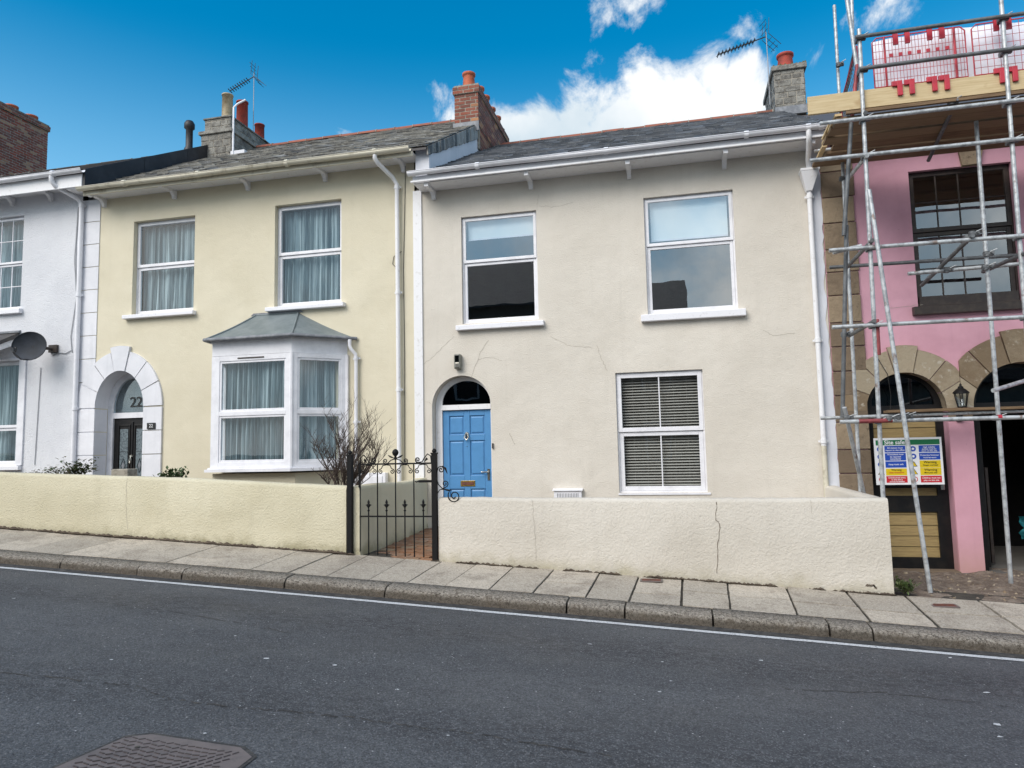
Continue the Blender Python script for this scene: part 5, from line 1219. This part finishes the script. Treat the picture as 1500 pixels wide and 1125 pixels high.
# boards: platform seen from below
for k in range(6):
    y=-1.84+k*.26; x0=2.02+random.uniform(-.06,.12)-(.12 if k<2 else 0)
    M().m('scaffold_board').box(x0,6.6,y,y+.225,5.475+.012*(k%2),5.513+.012*(k%2)).build('platform_board',SC,bevel=.003)
for k in range(2):
    M().m('timber_new').box(1.98+.02*k,2.06,-1.86+.9*k,-1.02+.8*k,5.52,5.55).build('platform_board',SC)
M().m('timber_toe').box(1.68,6.6,-1.875,-1.838,5.575,5.80).build('toe_board',SC,bevel=.003,label='pale new timber toe board along the platform edge')
M().m('scaffold_board').box(2.1,6.6,-1.90,-1.86,5.518,5.556).build('platform_board',SC,bevel=.003)
M().m('scaffold_board').box(2.68,6.0,-.55,-.33,1.975,2.01).build('platform_board',SC,bevel=.003,label='low plank lying across the arches')
M().m('timber_new').tube([at(1216,180,-1.5),at(1205,204,-1.3)],.018,4).build('batten',SC)
# brick guards: orange mesh panels
def guard(x0,x1,y,z0,z1,lab,dense=False,skip=0):
    t=thing('mesh_guard',((x0+x1)/2,y,z0),lab,'mesh guard','red wire mesh guards on the scaffold')
    f=M().m('orange_guard'); r_=.008
    f.tube([(x0,y,z0),(x0,y,z1-.05),(x0+.05,y,z1),(x1-.05,y,z1),(x1,y,z1-.05),(x1,y,z0),(x0,y,z0)],r_,6)
    if dense:
        for xx in (x0+.13,x1-.12): f.tube([(xx,y-.01,z0),(xx,y-.01,z1)],.012,6)
    f.build('frame',t)
    m_=M().m('orange_guard'); st=.036 if dense else .07; x=x0+st
    while x<x1-.01: m_.box(x-.0021,x+.0021,y-.002,y+.002,z0,z1); x+=st
    z=z0+.09
    while z<z1-.02: m_.box(x0,x1,y+.002,y+.006,z-.0021,z+.0021); z+=.09
    m_.build('mesh',t)
    for kx in ((x0+.25),(x0+.38),(x1-.38),(x1-.25)):
        h=M().m('orange_guard'); h.box(kx-.03,kx+.025,-1.905,-1.878,z0-.16,z0+.02); h.box(kx-.085,kx-.03,-1.902,-1.878,z0-.04,z0+.02); h.box(kx-.03,kx+.025,-1.877,y,z0-.0,z0+.02); h.build('hook',t,bevel=.004)
        M().m('orange_guard').box(kx-.025,kx+.03,y-.03,y-.005,z1-.12,z1+.02).build('top_clip',t)
    if dense:
        for i in range(7):
            kx=x0+.2+i*(x1-x0-.4)/6; M().m('orange_guard').box(kx-.02,kx+.02,y-.012,y-.004,z1-.26,z1-.22).build('mesh_clip',t)
xg0=at(1277,60,-1.82).x; xg1=at(1414,60,-1.82).x; xg2=at(1424,60,-1.82).x
guard(xg0,xg1,-1.82,5.83,6.45,'dense red mesh guard nearest the left end of the platform',True)
guard(xg2,xg2+1.5,-1.82,5.83,6.45,'open red mesh guard at the right of the platform, behind the upright')
# side guard returning over the roof
t=thing('mesh_guard',(2.35,-1.2,5.8),'mesh guard seen edge on across the left end of the platform','mesh guard','red wire mesh guards on the scaffold')
def sd(s_,z): 
    y=-1.75+1.5*s_; return (2.30+.13*s_,y,z)
f=M().m('orange_guard'); f.tube([sd(0,5.8),sd(0,6.42),sd(1,6.42),sd(1,5.8),sd(0,5.8)],.011,6); f.build('frame',t)
m_=M().m('dark_steel')
for i in range(1,16): m_.tube([sd(i/16,5.8),sd(i/16,6.42)],.003,4,cap=False)
for i in range(1,9): m_.tube([sd(0,5.8+i*.07),sd(1,5.8+i*.07)],.003,4,cap=False)
m_.build('mesh',t)
# white sheeting behind guards
g=M().m('sheet_white'); xs=fr(2.50,6.6,60); vs=[]
for j in range(9):
    for i,x in enumerate(xs): vs.append((x,-1.66+.03*math.sin(x*4+j*.5)+.02*math.sin(x*11),5.75+.765*j/8))
g.add(vs,[(j*61+i,j*61+i+1,(j+1)*61+i+1,(j+1)*61+i) for j in range(8) for i in range(60)],True)
g.build('debris_sheet',label='pale lilac white plastic sheeting hung behind the red mesh guards',cat='sheeting')
# debris stack at window (dark jumble seen through lower panes is reflection) ; loose wire over arch
g=M().m('cable'); g.tube([at(1283,520,-.05),at(1292,535,-.05),at(1300,548,-.05),at(1305,580,.1),at(1304,600,.12)],.005,5); g.build('loose_wire',label='thin loose wire hanging across the left granite arch',cat='wire')

# ================================================================== OPPOSITE SIDE OF STREET (seen in reflections)
def opp(x0,x1,ye,yr,ze,zr,lab,wm,nw):
    h=thing('house',((x0+x1)/2,ye,-.1),lab,'house','houses across the street')
    M().m(wm).prism_x([(ye,-1.5),(ye,ze),(yr,zr-.05),(2*yr-ye,ze),(2*yr-ye,-1.5)],x0,x1-.01).build('wall',h)
    r_=M().m('opp_slate'); d=(zr-ze)/(ye-yr)
    r_.prism_x([(ye+.4,ze-.4*d+.02),(ye+.4,ze-.4*d+.1),(yr,zr+.1),(2*yr-ye-.4,ze-.4*d+.1),(2*yr-ye-.4,ze-.4*d+.02),(yr,zr)],x0-.02,x1+.01); ro_=r_.build('roof',h)
    c=M(); bricks(c,x0+1.6,x0+2.0,yr-.4,yr+.4,zr-.5,zr+.45,'brick_red',faces='f'); c.build('chimney',ro_)
    for k in range(nw):
        xx=x0+(x1-x0)*(k+.5)/nw
        for zz0 in (1.,3.9):
            if zz0+1.6>ze: continue
            w_=M().m('white_paint'); 
            for (a,b,c_,d_) in ((-.55,-.48,0,1.6),(.48,.55,0,1.6),(-.48,.48,1.53,1.6),(-.48,.48,0,.07),(-.48,.48,.77,.84)): w_.box(xx+a,xx+b,ye,ye+.05,zz0+c_,zz0+d_)
            wo=w_.build('window',h); M().m('black_plastic').box(xx-.48,xx+.48,ye+.0,ye+.015,zz0+.07,zz0+1.53).build('pane',wo)
opp(-16,-5.2,-19.5,-24,8.2,11.3,'tall slate roofed house opposite, reflected in the window over the blue door','opp_dark',4)
opp(-5.19,.55,-19.5,-24,7.2,9.5,'dark gabled house opposite, reflected low in the upper right window','opp_dark',2)
opp(.36,14,-19.5,-23,4.0,6.3,'low pale house opposite, out of view to the right','opp_wall',4)
g=M().m('paving'); grid(g,fr(-40,40,20),fr(-19.5,-12.6,4),lambda x,y:zroad(x,-12)+.12); g.build('opposite_pavement',kind='structure')

# ================================================================== SKY AND LIGHT
SUN_EL,SUN_AZ=R(41),R(210)    # azimuth measured clockwise from +Y
sl=bpy.data.lights.new('sun','SUN'); so=bpy.data.objects.new('sun',sl); COL.objects.link(so); sl.energy=1.7; sl.angle=R(40); sl.color=(1,.95,.89)
sd_=Vector((math.sin(SUN_AZ)*math.cos(SUN_EL),math.cos(SUN_AZ)*math.cos(SUN_EL),math.sin(SUN_EL))); so.rotation_euler=sd_.to_track_quat('Z','Y').to_euler(); so.location=(0,-20,30)
wd=bpy.data.worlds.new('World'); sc.world=wd; wd.use_nodes=True; t=wd.node_tree; t.nodes.clear()
def N(k,**kw):
    o=t.nodes.new('ShaderNode'+k)
    for a,b in kw.items(): setattr(o,a,b)
    return o
lk=t.links.new
out=N('OutputWorld'); bg=N('Background'); bg.inputs[1].default_value=.10; lk(bg.outputs[0],out.inputs[0])
sky=N('TexSky',sky_type='NISHITA'); sky.sun_disc=False; sky.sun_elevation=SUN_EL; sky.sun_rotation=SUN_AZ; sky.air_density=1.6; sky.dust_density=1.0; sky.ozone_density=3.
hs=N('HueSaturation'); hs.inputs['Hue'].default_value=.494; hs.inputs['Saturation'].default_value=1.65; hs.inputs['Value'].default_value=.84; lk(sky.outputs[0],hs.inputs['Color'])
tc=N('TexCoord'); DIR=tc.outputs['Generated']
nz=N('TexNoise'); nz.inputs['Scale'].default_value=8.5; nz.inputs['Detail'].default_value=10; nz.inputs['Roughness'].default_value=.64; nz.inputs['Distortion'].default_value=.35; lk(DIR,nz.inputs['Vector'])
def mth(op,a,b):
    o=N('Math',operation=op)
    for i,v_ in ((0,a),(1,b)):
        if isinstance(v_,(int,float)): o.inputs[i].default_value=v_
        else: lk(v_,o.inputs[i])
    return o.outputs[0]
blobs=[((735,205),.07,.95),((770,205),.07,1.),((800,185),.065,1.0),((850,170),.075,1.1),((885,150),.06,1.05),((900,185),.1,1.2),((945,120),.06,1.12),((960,160),.10,1.25),((1010,140),.075,1.15),((1045,110),.065,1.15),((1080,110),.055,1.15),((1075,150),.075,1.25),((1020,180),.11,1.25),((1085,45),.05,.56),((1050,60),.035,.5),((885,20),.04,.40),((925,14),.045,.46),((965,16),.03,.42),((1300,-6),.035,.26),((650,172),.05,.42),((505,200),.03,.45),((828,108),.022,.42),((1135,75),.05,.36)]
acc=None
for (p,r_,amp) in blobs:
    d=ray(*p).normalized(); dn=N('VectorMath',operation='DISTANCE'); lk(DIR,dn.inputs[0]); dn.inputs[1].default_value=d
    v_=mth('MULTIPLY',mth('SUBTRACT',1.,mth('DIVIDE',dn.outputs['Value'],r_)),amp); acc=v_ if acc is None else mth('MAXIMUM',acc,v_)
acc=mth('MAXIMUM',acc,-.6)
# broad broken cloud over the street behind the viewer
sx=N('SeparateXYZ'); lk(DIR,sx.inputs[0])
n2=N('TexNoise'); n2.inputs['Scale'].default_value=2.2; n2.inputs['Detail'].default_value=6; lk(DIR,n2.inputs['Vector'])
backm=mth('MULTIPLY',mth('SUBTRACT',mth('MULTIPLY',sx.outputs[1],-1.),.05),5.); backc=N('Clamp'); lk(backm,backc.inputs[0])
back=mth('SUBTRACT',mth('MULTIPLY',backc.outputs[0],mth('ADD',n2.outputs[0],.27)),.5)
dens=mth('ADD',acc,mth('MULTIPLY',mth('SUBTRACT',nz.outputs[0],.5),2.4))
mr=N('MapRange',interpolation_type='SMOOTHSTEP'); lk(dens,mr.inputs[0]); mr.inputs[1].default_value=.18; mr.inputs[2].default_value=.66
mb_=N('MapRange',interpolation_type='SMOOTHSTEP'); lk(mth('ADD',back,mth('MULTIPLY',mth('SUBTRACT',nz.outputs[0],.5),.5)),mb_.inputs[0]); mb_.inputs[1].default_value=.0; mb_.inputs[2].default_value=.4
cl=mth('MAXIMUM',mr.outputs[0],mth('MULTIPLY',mb_.outputs[0],.9))
n3=N('TexNoise'); n3.inputs['Scale'].default_value=5.; n3.inputs['Detail'].default_value=6; lk(DIR,n3.inputs['Vector'])
cr=N('MapRange',interpolation_type='SMOOTHSTEP'); lk(n3.outputs[0],cr.inputs[0]); cr.inputs[1].default_value=.35; cr.inputs[2].default_value=.62
cc=N('Mix',data_type='RGBA'); 
zr_=N('MapRange',interpolation_type='SMOOTHSTEP'); lk(mth('ADD',sx.outputs[2],mth('MULTIPLY',mth('SUBTRACT',n3.outputs[0],.5),.35)),zr_.inputs[0]); zr_.inputs[1].default_value=.36; zr_.inputs[2].default_value=.47
cbk=N('Mix',data_type='RGBA'); lk(backc.outputs[0],cbk.inputs[0]); cbk.inputs[6].default_value=(5.7,5.85,5.95,1); cbk.inputs[7].default_value=(9.6,9.5,9.2,1); lk(cbk.outputs[2],cc.inputs[7])
fb=mth('ADD',mth('MULTIPLY',backc.outputs[0],cr.outputs[0]),mth('MULTIPLY',mth('SUBTRACT',1.,backc.outputs[0]),zr_.outputs[0])); lk(fb,cc.inputs[0])
cc.inputs[6].default_value=(3.6,4.3,4.8,1); cc.inputs[7].default_value=(7.8,8.0,8.1,1)
mx=N('Mix',data_type='RGBA'); lk(cl,mx.inputs[0]); 
hz=N('MapRange',interpolation_type='SMOOTHSTEP'); lk(sx.outputs[2],hz.inputs[0]); hz.inputs[1].default_value=.52; hz.inputs[2].default_value=.18; hz.inputs[3].default_value=0; hz.inputs[4].default_value=.7
hm=N('Mix',data_type='RGBA'); lk(hz.outputs[0],hm.inputs[0]); lk(hs.outputs[0],hm.inputs[6]); hm.inputs[7].default_value=(2.0,4.2,6.4,1); lk(hm.outputs[2],mx.inputs[6]); lk(cc.outputs[2],mx.inputs[7]); lk(mx.outputs[2],bg.inputs[0])
sc.view_settings.view_transform='Standard'; sc.view_settings.look='None'; sc.view_settings.exposure=0.84; sc.view_settings.gamma=1
sc.render.resolution_x=1024; sc.render.resolution_y=768
sc.cycles.max_bounces=6; sc.cycles.transparent_max_bounces=12
